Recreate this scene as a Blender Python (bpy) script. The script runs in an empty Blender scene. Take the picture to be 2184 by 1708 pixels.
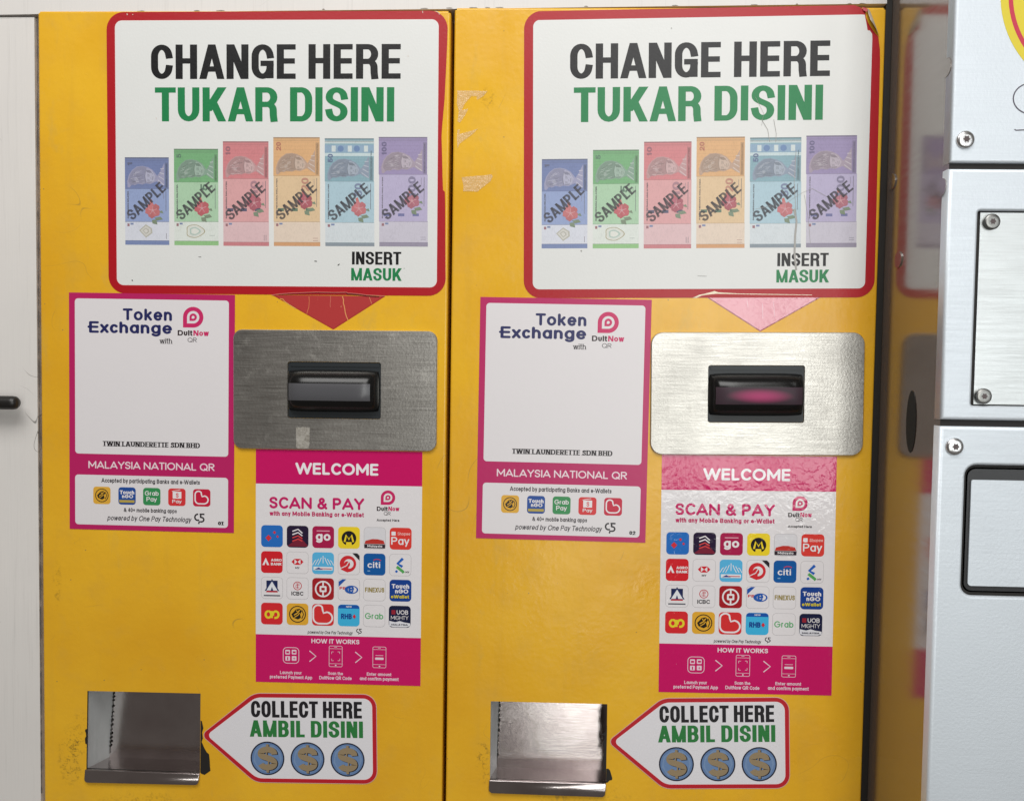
import bpy, math, random
from mathutils import Vector, Matrix
random.seed(7)
SC = bpy.context.scene
COL = SC.collection

# ------------------------------------------------------------------ camera
UW, VH, F, DIST = 2184.0, 1708.0, 1720.0, 0.86
a = Vector((49600, 611, -1720)).normalized()
b = Vector((-785, 44150, 1720)).normalized()
d = a.dot(b)
a, b = (a - b * (d / 2)).normalized(), (b - a * (d / 2)).normalized()
b = (b - a * a.dot(b)).normalized()
yw = a.cross(b)

def ray(u, v):
    c = Vector((u - UW / 2, v - VH / 2, F))
    return Vector((a.dot(c), yw.dot(c), -b.dot(c)))
r0 = ray(UW / 2, VH / 2)
CAM = -r0 * (DIST / r0.y)

def P(u, v, depth=0.0):
    """where the sight line through a measured point meets the plane y = -depth"""
    r = ray(u, v)
    t = (-depth - CAM.y) / r.y
    return CAM + r * t

def PX(u, v, x):
    r = ray(u, v)
    return CAM + r * ((x - CAM.x) / r.x)

cam = bpy.data.cameras.new('camera')
cam.sensor_width = 36
cam.lens = F / UW * 36
cam.clip_start, cam.clip_end = 0.01, 50
camo = bpy.data.objects.new('camera', cam)
R = Matrix(((a.x, -b.x, -yw.x), (a.y, -b.y, -yw.y), (a.z, -b.z, -yw.z)))
# rows above are camera axes written in (X, down, forward); turn into world axes
camx = Vector((a.x, yw.x, -b.x)); camdown = Vector((a.y, yw.y, -b.y)); camf = Vector((a.z, yw.z, -b.z))
M = Matrix.Identity(4)
for i in range(3):
    M[i][0] = camx[i]; M[i][1] = -camdown[i]; M[i][2] = -camf[i]; M[i][3] = CAM[i]
camo.matrix_world = M
COL.objects.link(camo)
SC.camera = camo

# ------------------------------------------------------------------ materials
def lin(c):
    return tuple(((x / 255) / 12.92 if x / 255 <= 0.04045 else ((x / 255 + 0.055) / 1.055) ** 2.4) for x in c)

class NT:
    def __init__(self, name):
        self.m = bpy.data.materials.new(name)
        self.m.use_nodes = True
        self.t = self.m.node_tree
        self.p = self.t.nodes['Principled BSDF']
        self.pos = self.t.nodes.new('ShaderNodeNewGeometry').outputs['Position']
    def n(self, typ, **kw):
        x = self.t.nodes.new(typ)
        for k, v in kw.items():
            if k.startswith('i_'):
                x.inputs[int(k[2:])].default_value = v
            else:
                setattr(x, k, v)
        return x
    def l(self, o, i):
        self.t.links.new(o, i)
    def map(self, scale, rot=(0, 0, 0), src=None):
        m = self.n('ShaderNodeMapping')
        m.inputs['Scale'].default_value = scale
        m.inputs['Rotation'].default_value = rot
        self.l(src or self.pos, m.inputs['Vector'])
        return m.outputs[0]
    def noise(self, scale, detail=3, rough=0.5, vec=None, dist=0.0):
        x = self.n('ShaderNodeTexNoise')
        x.inputs['Scale'].default_value = scale
        x.inputs['Detail'].default_value = detail
        x.inputs['Roughness'].default_value = rough
        x.inputs['Distortion'].default_value = dist
        self.l(vec or self.pos, x.inputs['Vector'])
        return x.outputs['Fac']
    def ramp(self, src, lo, hi, a=0.0, b=1.0):
        x = self.n('ShaderNodeMapRange')
        x.inputs['From Min'].default_value = lo
        x.inputs['From Max'].default_value = hi
        x.inputs['To Min'].default_value = a
        x.inputs['To Max'].default_value = b
        self.l(src, x.inputs['Value'])
        return x.outputs[0]
    def math(self, op, x, y):
        m = self.n('ShaderNodeMath', operation=op)
        for i, s in enumerate((x, y)):
            if isinstance(s, (int, float)):
                m.inputs[i].default_value = s
            else:
                self.l(s, m.inputs[i])
        return m.outputs[0]
    def mix(self, fac, c1, c2):
        m = self.n('ShaderNodeMix', data_type='RGBA')
        if isinstance(fac, (int, float)):
            m.inputs[0].default_value = fac
        else:
            self.l(fac, m.inputs[0])
        for i, s in ((6, c1), (7, c2)):
            if isinstance(s, tuple):
                m.inputs[i].default_value = (*s[:3], 1)
            else:
                self.l(s, m.inputs[i])
        return m.outputs[2]
    def bump(self, h, strength, dist, prev=None):
        x = self.n('ShaderNodeBump')
        x.inputs['Strength'].default_value = strength
        x.inputs['Distance'].default_value = dist
        self.l(h, x.inputs['Height'])
        if prev:
            self.l(prev, x.inputs['Normal'])
        return x.outputs[0]
    def spot(self, x, z, rx, rz):
        """1 at (x, z) on the wall, falling to 0 at the ellipse rx, rz"""
        s = self.n('ShaderNodeSeparateXYZ'); self.l(self.pos, s.inputs[0])
        dx = self.math('DIVIDE', self.math('SUBTRACT', s.outputs[0], x), rx)
        dz = self.math('DIVIDE', self.math('SUBTRACT', s.outputs[2], z), rz)
        r2 = self.math('ADD', self.math('MULTIPLY', dx, dx), self.math('MULTIPLY', dz, dz))
        return self.ramp(r2, 1.0, 0.0)
    def set(self, **kw):
        for k, v in kw.items():
            i = self.p.inputs[k]
            if isinstance(v, (int, float)):
                i.default_value = v
            elif isinstance(v, tuple):
                i.default_value = (*v[:3], 1)
            else:
                self.l(v, i)
        return self.m

CACHE = {}
def ink(rgb, kind='sign'):
    """printed colour on a sheet: kind gives the sheet's finish"""
    key = (rgb, kind)
    if key in CACHE:
        return CACHE[key]
    t = NT('%s print' % kind)
    c = lin(rgb)
    if kind == 'sign':      # satin vinyl, faintly mottled
        n = t.noise(18, 4); f = t.noise(900, 2)
        col = t.mix(t.ramp(n, .3, .7, 0, .09), c, tuple(x * .8 for x in c))
        h = t.noise(420, 3)
        t.set(**{'Base Color': col, 'Roughness': .34, 'Normal': t.bump(h, .18, .0006)})
        t.set(**{'Specular IOR Level': .40})
    elif kind == 'note':    # banknote picture with engraved texture
        n = t.noise(700, 4, .7, t.map((1.6, 1, .5)))
        m = t.noise(90, 3, .6)
        k = t.math('ADD', t.ramp(n, .35, .65, -.14, .2), t.ramp(m, .3, .7, -.08, .1))
        g_ = sum(c) / 3
        c = tuple((x * .84 + g_ * .16) * .86 + .60 * .14 for x in c)
        col = t.mix(t.math('MAXIMUM', k, 0.0), c, tuple(x * .55 for x in c))
        t.set(**{'Base Color': col, 'Roughness': .42})
    elif kind == 'poster':  # smooth laminated card
        n = t.noise(14, 3)
        col = t.mix(t.ramp(n, .3, .7, 0, .06), c, tuple(x * .85 for x in c))
        h = t.noise(150, 2)
        t.set(**{'Base Color': col, 'Roughness': .36, 'Normal': t.bump(h, .10, .0006)})
    elif kind == 'film':    # glossy wrinkled laminate
        h = t.noise(170, 2, .5, None, .8)
        h2 = t.noise(60, 2)
        nn = t.bump(h, .20, .0009)
        nn = t.bump(h2, .12, .0012, nn)
        t.set(**{'Base Color': c, 'Roughness': .08, 'Normal': nn})
        t.set(**{'Specular IOR Level': .6})
    elif kind == 'ghost':   # see-through overprint
        t.set(**{'Base Color': c, 'Roughness': .45, 'Alpha': .66})
    CACHE[key] = t.m
    return t.m

def steel(name, base, rough, brush=0.0, grain=None, tint_noise=.12, bumpy=0.0, axis='x', stain=None):
    t = NT(name)
    c = base
    n = t.noise(9, 5, .6)
    f1 = t.ramp(n, .35, .7, 0, tint_noise)
    col = t.mix(f1, c, tuple(x * .45 for x in c))
    sc = (26, 60, 1300) if axis == 'x' else (900, 60, 14)
    br = t.noise(1, 4, .65, t.map(sc))
    col = t.mix(t.ramp(br, .42, .75, 0, brush), col, tuple(x * .5 for x in c))
    if stain:
        s = t.noise(60, 5, .7, None, .3)
        col = t.mix(t.ramp(s, .56, .72, 0, stain), col, (.62, .6, .55))
        rr = t.math('ADD', t.ramp(br, .3, .7, rough - .05, rough + .1), t.ramp(s, .56, .72, 0, .07))
    else:
        rr = t.ramp(br, .3, .7, rough - .05, rough + .09)
    nn = t.bump(br, .06 + brush * .3, .0004)
    if bumpy:
        h = t.noise(360, 3, .6)
        nn = t.bump(h, bumpy, .0008, nn)
    return t.set(**{'Base Color': col, 'Metallic': 1.0, 'Roughness': rr, 'Normal': nn})

def plain(name, base, rough=.5, metallic=0.0, spec=.5, bumpy=0.0, scale=300):
    t = NT(name)
    n = t.noise(30, 3)
    col = t.mix(t.ramp(n, .3, .7, 0, .25), base, tuple(x * .7 for x in base))
    kw = {'Base Color': col, 'Roughness': rough, 'Metallic': metallic, 'Specular IOR Level': spec}
    if bumpy:
        kw['Normal'] = t.bump(t.noise(scale, 3), bumpy, .0006)
    return t.set(**kw)

def yellow_paint():
    t = NT('yellow enamel')
    base = (.83, .470, .025)
    n = t.noise(5, 4, .55); n2 = t.noise(26, 5, .6)
    col = t.mix(t.ramp(n, .35, .68, 0, .75), base, (.70, .345, .014))
    col = t.mix(t.ramp(n2, .52, .75, 0, .35), col, (.62, .36, .05))
    streak = t.noise(1, 4, .6, t.map((55, 10, 5)))
    col = t.mix(t.ramp(streak, .55, .8, 0, .25), col, (.55, .33, .05))
    # scuffs beside the coin trays
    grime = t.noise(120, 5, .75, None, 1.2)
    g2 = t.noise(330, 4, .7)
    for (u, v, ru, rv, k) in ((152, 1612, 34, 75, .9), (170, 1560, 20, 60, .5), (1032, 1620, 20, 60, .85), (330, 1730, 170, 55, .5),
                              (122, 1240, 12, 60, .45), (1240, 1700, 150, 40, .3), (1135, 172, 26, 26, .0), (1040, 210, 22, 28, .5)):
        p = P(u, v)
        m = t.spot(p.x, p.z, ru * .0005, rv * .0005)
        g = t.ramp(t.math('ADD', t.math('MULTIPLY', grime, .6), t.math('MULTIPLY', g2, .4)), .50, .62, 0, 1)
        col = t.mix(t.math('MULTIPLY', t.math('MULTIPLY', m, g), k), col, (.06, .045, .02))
    sp = t.n('ShaderNodeTexVoronoi'); sp.inputs['Scale'].default_value = 42; t.l(t.pos, sp.inputs['Vector'])
    col = t.mix(t.ramp(sp.outputs['Distance'], .035, .02, 0, .7), col, (.16, .13, .08))
    for sc_, lo in ((3.5, .60), (7.0, .63)):      # hairline scratches
        w = t.noise(sc_, 2, .5, None, 2.2)
        line = t.ramp(t.math('ABSOLUTE', t.math('SUBTRACT', w, .5), 0), .0, .0016, 1, 0)
        gate = t.ramp(t.noise(8 + sc_, 2), lo, lo + .05)
        col = t.mix(t.math('MULTIPLY', line, t.math('MULTIPLY', gate, .6)), col, (.30, .20, .05))
    sm = t.noise(11, 5, .7, t.map((1.6, 1, .6)), .4)
    col = t.mix(t.ramp(sm, .60, .75, 0, .30), col, (.44, .34, .12))
    h = t.noise(170, 2, .5); h2 = t.noise(55, 2)
    nn = t.bump(h, .28, .0007)
    nn = t.bump(h2, .22, .0012, nn)
    return t.set(**{'Base Color': col, 'Roughness': t.ramp(t.noise(13, 4), .3, .7, .17, .36), 'Normal': nn, 'Specular IOR Level': .5})

def white_paint():
    t = NT('brushed white paint')
    base = (.74, .71, .68)
    st = t.noise(1, 5, .7, t.map((210, 40, 6)))
    n = t.noise(7, 4)
    col = t.mix(t.ramp(n, .3, .75, 0, .35), base, (.60, .585, .57))
    col = t.mix(t.ramp(st, .55, .8, 0, .45), col, (.50, .48, .46))
    # thin dark scratches
    w = t.noise(5, 2, .5, None, 2.5)
    line = t.ramp(t.math('ABSOLUTE', t.math('SUBTRACT', w, .5), 0), .0, .0018, 1, 0)
    gate = t.ramp(t.noise(9, 2), .58, .64)
    col = t.mix(t.math('MULTIPLY', line, gate), col, (.12, .11, .10))
    nn = t.bump(st, .35, .0006)
    return t.set(**{'Base Color': col, 'Roughness': .5, 'Normal': nn})

YEL = yellow_paint()
WHITE = white_paint()
PLATE = steel('worn brushed steel', (.56, .54, .505), .33, .15, stain=.20, tint_noise=.6, bumpy=.2)
def galv_mat():
    t = NT('galvanised steel')
    n = t.noise(16, 5, .6); br = t.noise(1, 3, .6, t.map((30, 30, 1500)))
    f = t.noise(300, 3)
    nn = t.bump(f, .035, .0008, t.bump(br, .12, .0004))
    return t.set(**{'Base Color': t.mix(t.ramp(n, .35, .7, 0, .5), (.55, .50, .49), (.30, .23, .23)), 'Metallic': 1.0, 'Roughness': .19, 'Normal': nn})
GALV = galv_mat()
GALVLIT = steel('dull lit galvanised steel', (.70, .74, .74), .48, .05, tint_noise=.35, axis='z', bumpy=.05)  # paler copy for the tray's left wall, its light put into the colour
GALVLIT.node_tree.nodes['Principled BSDF'].inputs['Metallic'].default_value = .5
ALU = steel('bead blasted aluminium', (.71, .765, .82), .50, .05, tint_noise=.08, bumpy=.2)
ALU.node_tree.nodes['Principled BSDF'].inputs['Metallic'].default_value = .45
BRIGHT = steel('bright steel sheet', (.62, .645, .65), .40, .16, tint_noise=.15, bumpy=.05)
def side_mat():
    t = NT('smeared side steel')
    n = t.noise(8, 4); br = t.noise(1, 4, .6, t.map((10, 14, 300), src=None))
    t.set(**{'Base Color': t.mix(t.ramp(n, .3, .7, 0, .2), (.17, .13, .105), (.12, .09, .07)), 'Roughness': t.ramp(br, .3, .7, .12, .2), 'Metallic': .0, 'Specular IOR Level': .5})
    t.p.inputs['IOR'].default_value = 3.3
    return t.m
SIDE = side_mat()
SCREW = steel('screw steel', (.72, .72, .72), .25, .0, tint_noise=.1)
OLDSCREW = steel('dull screw steel', (.30, .30, .29), .35, .0, tint_noise=.3)
BLACK = plain('black gloss plastic', (.006, .006, .006), .21, spec=.40)
SLATE = plain('slate plastic', (.012, .017, .021), .45)
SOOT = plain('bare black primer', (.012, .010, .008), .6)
RUBBER = plain('black handle paint', (.012, .011, .010), .38, bumpy=.2)
DARK = plain('dark void lining', (.012, .010, .009), .7)
GREYLINE = plain('grey marker', (.10, .09, .12), .5)

def tape_mat():
    t = NT('clear adhesive tape')
    h = t.noise(130, 4, .6, None, 1.5)
    nn = t.bump(h, .9, .0025)
    return t.set(**{'Base Color': (.84, .74, .58), 'Roughness': .10, 'Alpha': .30, 'Normal': nn, 'Specular IOR Level': .9})
TAPE = tape_mat()
def oldtape_mat():
    t = NT('aged tape residue')
    n = t.noise(160, 5, .7, None, 1)
    col = t.mix(t.ramp(n, .35, .65), (.42, .40, .36), (.22, .20, .17))
    return t.set(**{'Base Color': col, 'Roughness': .4, 'Normal': t.bump(n, .5, .001)})
OLDTAPE = oldtape_mat()

def strip_mat(lit):
    t = NT('bezel light window lit' if lit else 'bezel light window')
    if not lit:
        return t.set(**{'Base Color': (.088, .088, .096), 'Roughness': .28})
    tc = t.n('ShaderNodeTexCoord')
    g = t.n('ShaderNodeSeparateXYZ'); t.l(tc.outputs['Generated'], g.inputs[0])
    x = t.math('SUBTRACT', g.outputs[0], .5)
    z = t.math('SUBTRACT', g.outputs[2], .5)
    r = t.math('ADD', t.math('MULTIPLY', t.math('MULTIPLY', x, x), 6.0), t.math('MULTIPLY', t.math('MULTIPLY', z, z), 5.0))
    m = t.math('POWER', t.ramp(r, 1.0, 0.0), 1.6)
    t.set(**{'Base Color': (.055, .036, .046), 'Roughness': .4, 'Specular IOR Level': .18, 'Emission Color': (.75, .03, .22)})
    t.l(t.math('MULTIPLY', m, .40), t.p.inputs['Emission Strength'])
    return t.m
STRIP, STRIPLIT = strip_mat(False), strip_mat(True)

# ------------------------------------------------------------------ mesh helper
class MB:
    def __init__(self):
        self.v, self.f, self.mi, self.ms = [], [], [], []
        self.smooth = []
    def mat(self, m):
        if m not in self.ms:
            self.ms.append(m)
        return self.ms.index(m)
    def face(self, pts, m, smooth=False):
        i = len(self.v)
        self.v += [tuple(p) for p in pts]
        self.f.append(tuple(range(i, i + len(pts)))); self.mi.append(self.mat(m)); self.smooth.append(smooth)
    def flat(self, pts, y, m):
        """outline in (x, z) facing -y"""
        s = sum(pts[i][0] * pts[(i + 1) % len(pts)][1] - pts[(i + 1) % len(pts)][0] * pts[i][1] for i in range(len(pts)))
        if s < 0:
            pts = pts[::-1]
        self.face([(p[0], y, p[1]) for p in pts], m)
    def slab(self, pts, y0, y1, m, mside=None):
        """outline with thickness: front at y0 (towards the camera), back at y1"""
        s = sum(pts[i][0] * pts[(i + 1) % len(pts)][1] - pts[(i + 1) % len(pts)][0] * pts[i][1] for i in range(len(pts)))
        if s < 0:
            pts = pts[::-1]
        self.flat(pts, y0, m)
        n = len(pts)
        for i in range(n):
            p, q = pts[i], pts[(i + 1) % n]
            self.face([(p[0], y0, p[1]), (p[0], y1, p[1]), (q[0], y1, q[1]), (q[0], y0, q[1])], mside or m)
    def box(self, x0, x1, y0, y1, z0, z1, m):
        c = [(x, y, z) for x in (x0, x1) for y in (y0, y1) for z in (z0, z1)]
        for q in ((0, 4, 5, 1), (2, 3, 7, 6), (0, 1, 3, 2), (4, 6, 7, 5), (1, 5, 7, 3), (0, 2, 6, 4)):
            self.face([c[k] for k in q], m)
    def ringflat(self, outer, inner, y, m):
        n = len(outer)
        for i in range(n):
            j = (i + 1) % n
            self.flat([outer[i], outer[j], inner[j], inner[i]], y, m)
    def build(self, name, parent=None, off=None):
        me = bpy.data.meshes.new(name)
        vs = self.v if off is None else [(p[0] - off[0], p[1] - off[1], p[2] - off[2]) for p in self.v]
        me.from_pydata(vs, [], self.f)
        for m in self.ms:
            me.materials.append(m)
        for p, i, s in zip(me.polygons, self.mi, self.smooth):
            p.material_index = i; p.use_smooth = s
        if any(self.smooth):
            import bmesh
            bm = bmesh.new(); bm.from_mesh(me)
            bmesh.ops.remove_doubles(bm, verts=bm.verts, dist=1e-6)
            bm.to_mesh(me); bm.free()
        me.update()
        o = bpy.data.objects.new(name, me)
        COL.objects.link(o)
        if parent:
            o.parent = parent
        return o

def tag(o, label=None, cat=None, group=None, kind=None):
    if label: o['label'] = label
    if cat: o['category'] = cat
    if group: o['group'] = group
    if kind: o['kind'] = kind
    return o
def empty(name, loc, roty=0.0):
    o = bpy.data.objects.new(name, None)
    o.empty_display_size = .02
    o.location = loc; o.rotation_euler = (0, roty, 0)
    COL.objects.link(o)
    return o

def rrect(x0, x1, z0, z1, r, n=7):
    out = []
    for cx, cz, a0 in ((x1 - r, z1 - r, 0), (x0 + r, z1 - r, 90), (x0 + r, z0 + r, 180), (x1 - r, z0 + r, 270)):
        for k in range(n + 1):
            t = math.radians(a0 + 90 * k / n)
            out.append((cx + r * math.cos(t), cz + r * math.sin(t)))
    return out
def rpoly(pts, rs, n=7):
    """polygon with rounded corners"""
    out = []
    N = len(pts)
    for i in range(N):
        p0, p, p1 = Vector(pts[i - 1]), Vector(pts[i]), Vector(pts[(i + 1) % N])
        r = rs[i] if isinstance(rs, (list, tuple)) else rs
        u, w = (p0 - p).normalized(), (p1 - p).normalized()
        ang = math.acos(max(-1, min(1, u.dot(w)))) / 2
        t = r / math.tan(ang)
        A, B = p + u * t, p + w * t
        c = p + (u + w).normalized() * (r / math.sin(ang))
        a0 = math.atan2(A.y - c.y, A.x - c.x); a1 = math.atan2(B.y - c.y, B.x - c.x)
        da = (a1 - a0 + math.pi) % (2 * math.pi) - math.pi
        for k in range(n + 1):
            t_ = a0 + da * k / n
            out.append((c.x + r * math.cos(t_), c.y + r * math.sin(t_)))
    return out
def circ(cx, cz, r, n=28, a0=0, a1=360):
    full = a1 - a0 >= 360
    return [(cx + r * math.cos(math.radians(a0 + (a1 - a0) * k / n)), cz + r * math.sin(math.radians(a0 + (a1 - a0) * k / n))) for k in range(n if full else n + 1)]

# ------------------------------------------------------------------ lettering
def arc(cx, cy, rx, ry, a0, a1, n=10):
    return [(cx + rx * math.cos(math.radians(a0 + (a1 - a0) * k / n)), cy + ry * math.sin(math.radians(a0 + (a1 - a0) * k / n))) for k in range(n + 1)]
def bez(p0, p1, p2, p3, n=10):
    return [tuple((1 - t) ** 3 * p0[i] + 3 * (1 - t) ** 2 * t * p1[i] + 3 * (1 - t) * t * t * p2[i] + t ** 3 * p3[i] for i in (0, 1)) for t in [k / n for k in range(n + 1)]]

def glyph(ch, cond):
    """centre lines of a letter: (width, [strokes]); 's' a curve, 'd' a slanted bar"""
    r = .32 if cond else .5
    def oval(y0=0, y1=1, a0=90, a1=450):
        h = (y1 - y0); rr = min(r, .5) * h
        pts = []
        for k in range(41):
            t = a0 + (a1 - a0) * k / 40
            c, s = math.cos(math.radians(t)), math.sin(math.radians(t))
            cy = y1 - rr if s >= 0 else y0 + rr
            pts.append((.5 + .5 * c, cy + rr * s))
        return ('s', pts)
    S = lambda *p: ('s', list(p))
    D = lambda *p: ('d', list(p))
    w = {True: dict(A=.72, B=.62, C=.62, D=.63, E=.54, F=.52, G=.63, H=.62, I=.19, J=.5, K=.66, L=.5, M=.80, N=.63, O=.63, P=.60, Q=.63, R=.63, S=.62, T=.60, U=.62, V=.7, W=1., X=.7, Y=.68, Z=.56),
         False: dict(A=.95, B=.72, C=.78, D=.86, E=.66, F=.62, G=.94, H=.82, I=.13, J=.6, K=.78, L=.6, M=1.0, N=.86, O=1.0, P=.70, Q=1.0, R=.74, S=.68, T=.72, U=.80, V=.92, W=1.32, X=.82, Y=.84, Z=.74)}[cond]
    X = .72
    lo = dict(a=.62, b=.64, c=.53, d=.64, e=.64, f=.40, g=.64, h=.58, i=.13, j=.2, k=.56, l=.13, m=.92, n=.58, o=.66, p=.64, q=.64, r=.36, s=.5, t=.40, u=.58, v=.60, w=.9, x=.58, y=.60, z=.52)
    U = {
     'A': [D(0, 0, .5, 1), D(1, 0, .5, 1), S((.2, .25), (.8, .25))],
     'B': [S((0, 0), (0, 1)), S((0, 1), (.55, 1), *arc(.55, .76, .40, .24, 80, -80), (.5, .52), (0, .52)), S((0, .52), (.55, .52), *arc(.58, .26, .42, .26, 80, -80), (.5, 0), (0, 0))],
     'D': [S((0, 0), (0, 1)), S((0, 1), (.45, 1), *arc(.5, 1 - r, .5, r, 85, 0), *arc(.5, r, .5, r, 0, -85), (.45, 0), (0, 0))],
     'E': [S((0, 0), (0, 1)), S((0, 1), (1, 1)), S((0, .52), (.93, .52)), S((0, 0), (1, 0))],
     '\u0190': [S((0, 0), (0, 1)), S((0, 1), (1, 1)), S((-.22, .52), (.93, .52)), S((0, 0), (1, 0))],
     'F': [S((0, 0), (0, 1)), S((0, 1), (1, 1)), S((0, .5), (.9, .5))],
     'H': [S((0, 0), (0, 1)), S((1, 0), (1, 1)), S((0, .53), (1, .53))],
     'I': [S((.5, 0), (.5, 1))],
     'J': [S((1, 1), (1, r), *arc(.5, r, .5, r, 0, -180))],
     'K': [S((0, 0), (0, 1)), D(.06, .36, 1, 1), D(.36, .58, 1, 0)],
     'L': [S((0, 0), (0, 1)), S((0, 0), (1, 0))],
     'M': [S((0, 0), (0, 1)), S((1, 0), (1, 1)), ('m', (.0, 1, .5, .0)), ('m', (1, 1, .5, .0))] if cond else [S((0, 0), (0, 1)), S((1, 0), (1, 1)), D(.0, 1, .5, .25), D(1, 1, .5, .25)],
     'N': [S((0, 0), (0, 1)), S((1, 0), (1, 1)), ('n', (0, 1, 1, 0))],
     'O': [oval()], 'Q': [oval(), D(.62, .22, 1, -.02)],
     'P': [S((0, 0), (0, 1)), S((0, 1), (.5, 1), *arc(.55, .73, .45, .27, 85, -85), (.5, .46), (0, .46))],
     'R': [S((0, 0), (0, 1)), S((0, 1), (.5, 1), *arc(.55, .75, .45, .25, 85, -85), (.5, .5), (0, .5)), S((.45, .5), *arc(.6, .30, .36, .2, 90, 0), (.97, .12), (1.0, 0)) if cond else D(.45, .46, 1, 0)],
     'S': [S(*([] if cond else [(.96, .80)]), *arc(.5, .76, .5, .24, 15 if not cond else 4, 180), *bez((0, .74), (0, .50), (1, .54), (1, .27)), *arc(.5, .24, .5, .24, 0, -176 if cond else -165))],
     'T': [S((.5, 0), (.5, 1)), S((0, 1), (1, 1))],
     'U': [S((0, 1), (0, r), *arc(.5, r, .5, r, 180, 360), (1, 1))],
     'V': [D(0, 1, .5, 0), D(1, 1, .5, 0)], 'W': [D(0, 1, .25, 0), D(.5, 1, .25, 0), D(.5, 1, .75, 0), D(1, 1, .75, 0)],
     'X': [D(0, 0, 1, 1), D(0, 1, 1, 0)], 'Y': [D(0, 1, .5, .45), D(1, 1, .5, .45), S((.5, 0), (.5, .5))],
     'Z': [S((0, 1), (1, 1)), S((0, 0), (1, 0)), D(0, 0, 1, 1)],
    }
    if cond:
        U['C'] = [S(*arc(.5, 1 - r, .5, r, 8, 180, 14), *arc(.5, r, .5, r, 180, 352, 14))]
        U['G'] = [S(*arc(.5, 1 - r, .5, r, 8, 180, 14), *arc(.5, r, .5, r, 180, 360, 14)), S((.60, .44), (1, .44)), S((1, .02), (1, .44))]
    else:
        U['C'] = [('s', [(px / .854, py) for px, py in oval(0, 1, 45, 315)[1]])]
        U['G'] = [oval(0, 1, 45, 360), S((.55, .5), (1, .5))]
    if ch in U:
        return w.get(ch, w['E']), U[ch]
    ov = lambda a0=0, a1=360: S(*arc(.5, X / 2, .5, X / 2, a0, a1, 20))
    L = {
     'a': [ov(), S((1, 0), (1, X))], 'b': [ov(), S((0, 0), (0, 1))], 'c': [('s', [(px / .854, py) for px, py in ov(45, 315)[1]])], 'd': [ov(), S((1, 0), (1, 1))],
     'e': [S((.02, X / 2), (.98, X / 2)), S(*arc(.5, X / 2, .5, X / 2, 0, 315, 18))], 'f': [S((.35, 0), (.35, .8), *arc(.8, .8, .45, .2, 180, 90, 5)), S((0, X), (.9, X))],
     'g': [ov(), S((1, X), (1, -.08), *arc(.5, -.08, .5, .22, 0, -150, 8))], 'h': [S((0, 0), (0, 1)), S((0, X * .55), *arc(.5, X * .58, .5, X * .42, 180, 0), (1, 0))],
     'i': [S((.5, 0), (.5, X)), S((.5, .96), (.5, 1.0))], 'j': [S((.5, -.2), (.5, X)), S((.5, .96), (.5, 1.0))],
     'k': [S((0, 0), (0, 1)), D(.05, .27, .95, X), D(.35, .44, 1, 0)], 'l': [S((.5, 0), (.5, 1))],
     'm': [S((0, 0), (0, X)), S((0, X * .6), *arc(.25, X * .64, .25, X * .36, 180, 0, 8), (.5, 0)), S((.5, X * .6), *arc(.75, X * .64, .25, X * .36, 180, 0, 8), (1, 0))],
     'n': [S((0, 0), (0, X)), S((0, X * .55), *arc(.5, X * .58, .5, X * .42, 180, 0), (1, 0))], 'o': [ov()],
     'p': [ov(), S((0, -.28), (0, X))], 'q': [ov(), S((1, -.28), (1, X))], 'r': [S((0, 0), (0, X)), S((0, X * .55), *arc(.6, X * .58, .6, X * .42, 180, 75, 8))],
     's': [S((.95, X * .84), *arc(.5, X * .77, .45, X * .23, 40, 180, 8), *bez((.05, X * .75), (.05, X * .5), (.95, X * .52), (.95, X * .25), 8), *arc(.5, X * .23, .45, X * .23, 0, -150, 8))],
     't': [S((.4, .95), (.4, .2), *arc(.8, .2, .4, .2, 180, 270, 6)), S((0, X), (.95, X))], 'u': [S((0, X), (0, X * .42), *arc(.5, X * .42, .5, X * .42, 180, 360), (1, X))],
     'v': [D(0, X, .5, 0), D(1, X, .5, 0)], 'w': [D(0, X, .25, 0), D(.5, X, .25, 0), D(.5, X, .75, 0), D(1, X, .75, 0)], 'x': [D(0, 0, 1, X), D(0, X, 1, 0)],
     'y': [D(0, X, .5, 0), D(1, X, .3, -.28)], 'z': [S((0, X), (1, X)), S((0, 0), (1, 0)), D(0, 0, 1, X)],
    }
    if ch in L:
        return lo[ch], L[ch]
    N = {
     '0': (.62, [oval()]), '1': (.34, [S((.8, 0), (.8, 1)), D(.1, .78, .8, 1)]), '2': (.6, [S((.02, .74), *arc(.5, .72, .48, .28, 170, -20), *bez((.95, .62), (.85, .4), (.2, .25), (0, 0))[1:]), S((0, 0), (1, 0))]),
     '4': (.66, [D(.0, .28, .7, 1), S((0, .28), (1, .28)), S((.72, 0), (.72, 1))]), '5': (.6, [S((.1, 1), (.95, 1)), S((.1, .5), (.1, 1)), S((.1, .55), *arc(.45, .32, .55, .32, 110, -150))]),
     '&': (.84, [S((1, .0), (.25, .66), *arc(.44, .80, .24, .20, 200, -30)), S(*bez((.65, .74), (.5, .5), (.0, .5), (.02, .22)), *arc(.40, .24, .38, .24, 180, 300), (.78, .2), (.92, .42))]),
     '+': (.6, [S((0, .5), (1, .5)), S((.5, .2), (.5, .8))]), '-': (.3, [S((0, .38), (1, .38))]),
    }
    if ch in N:
        return N[ch]
    return .3, []

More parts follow.
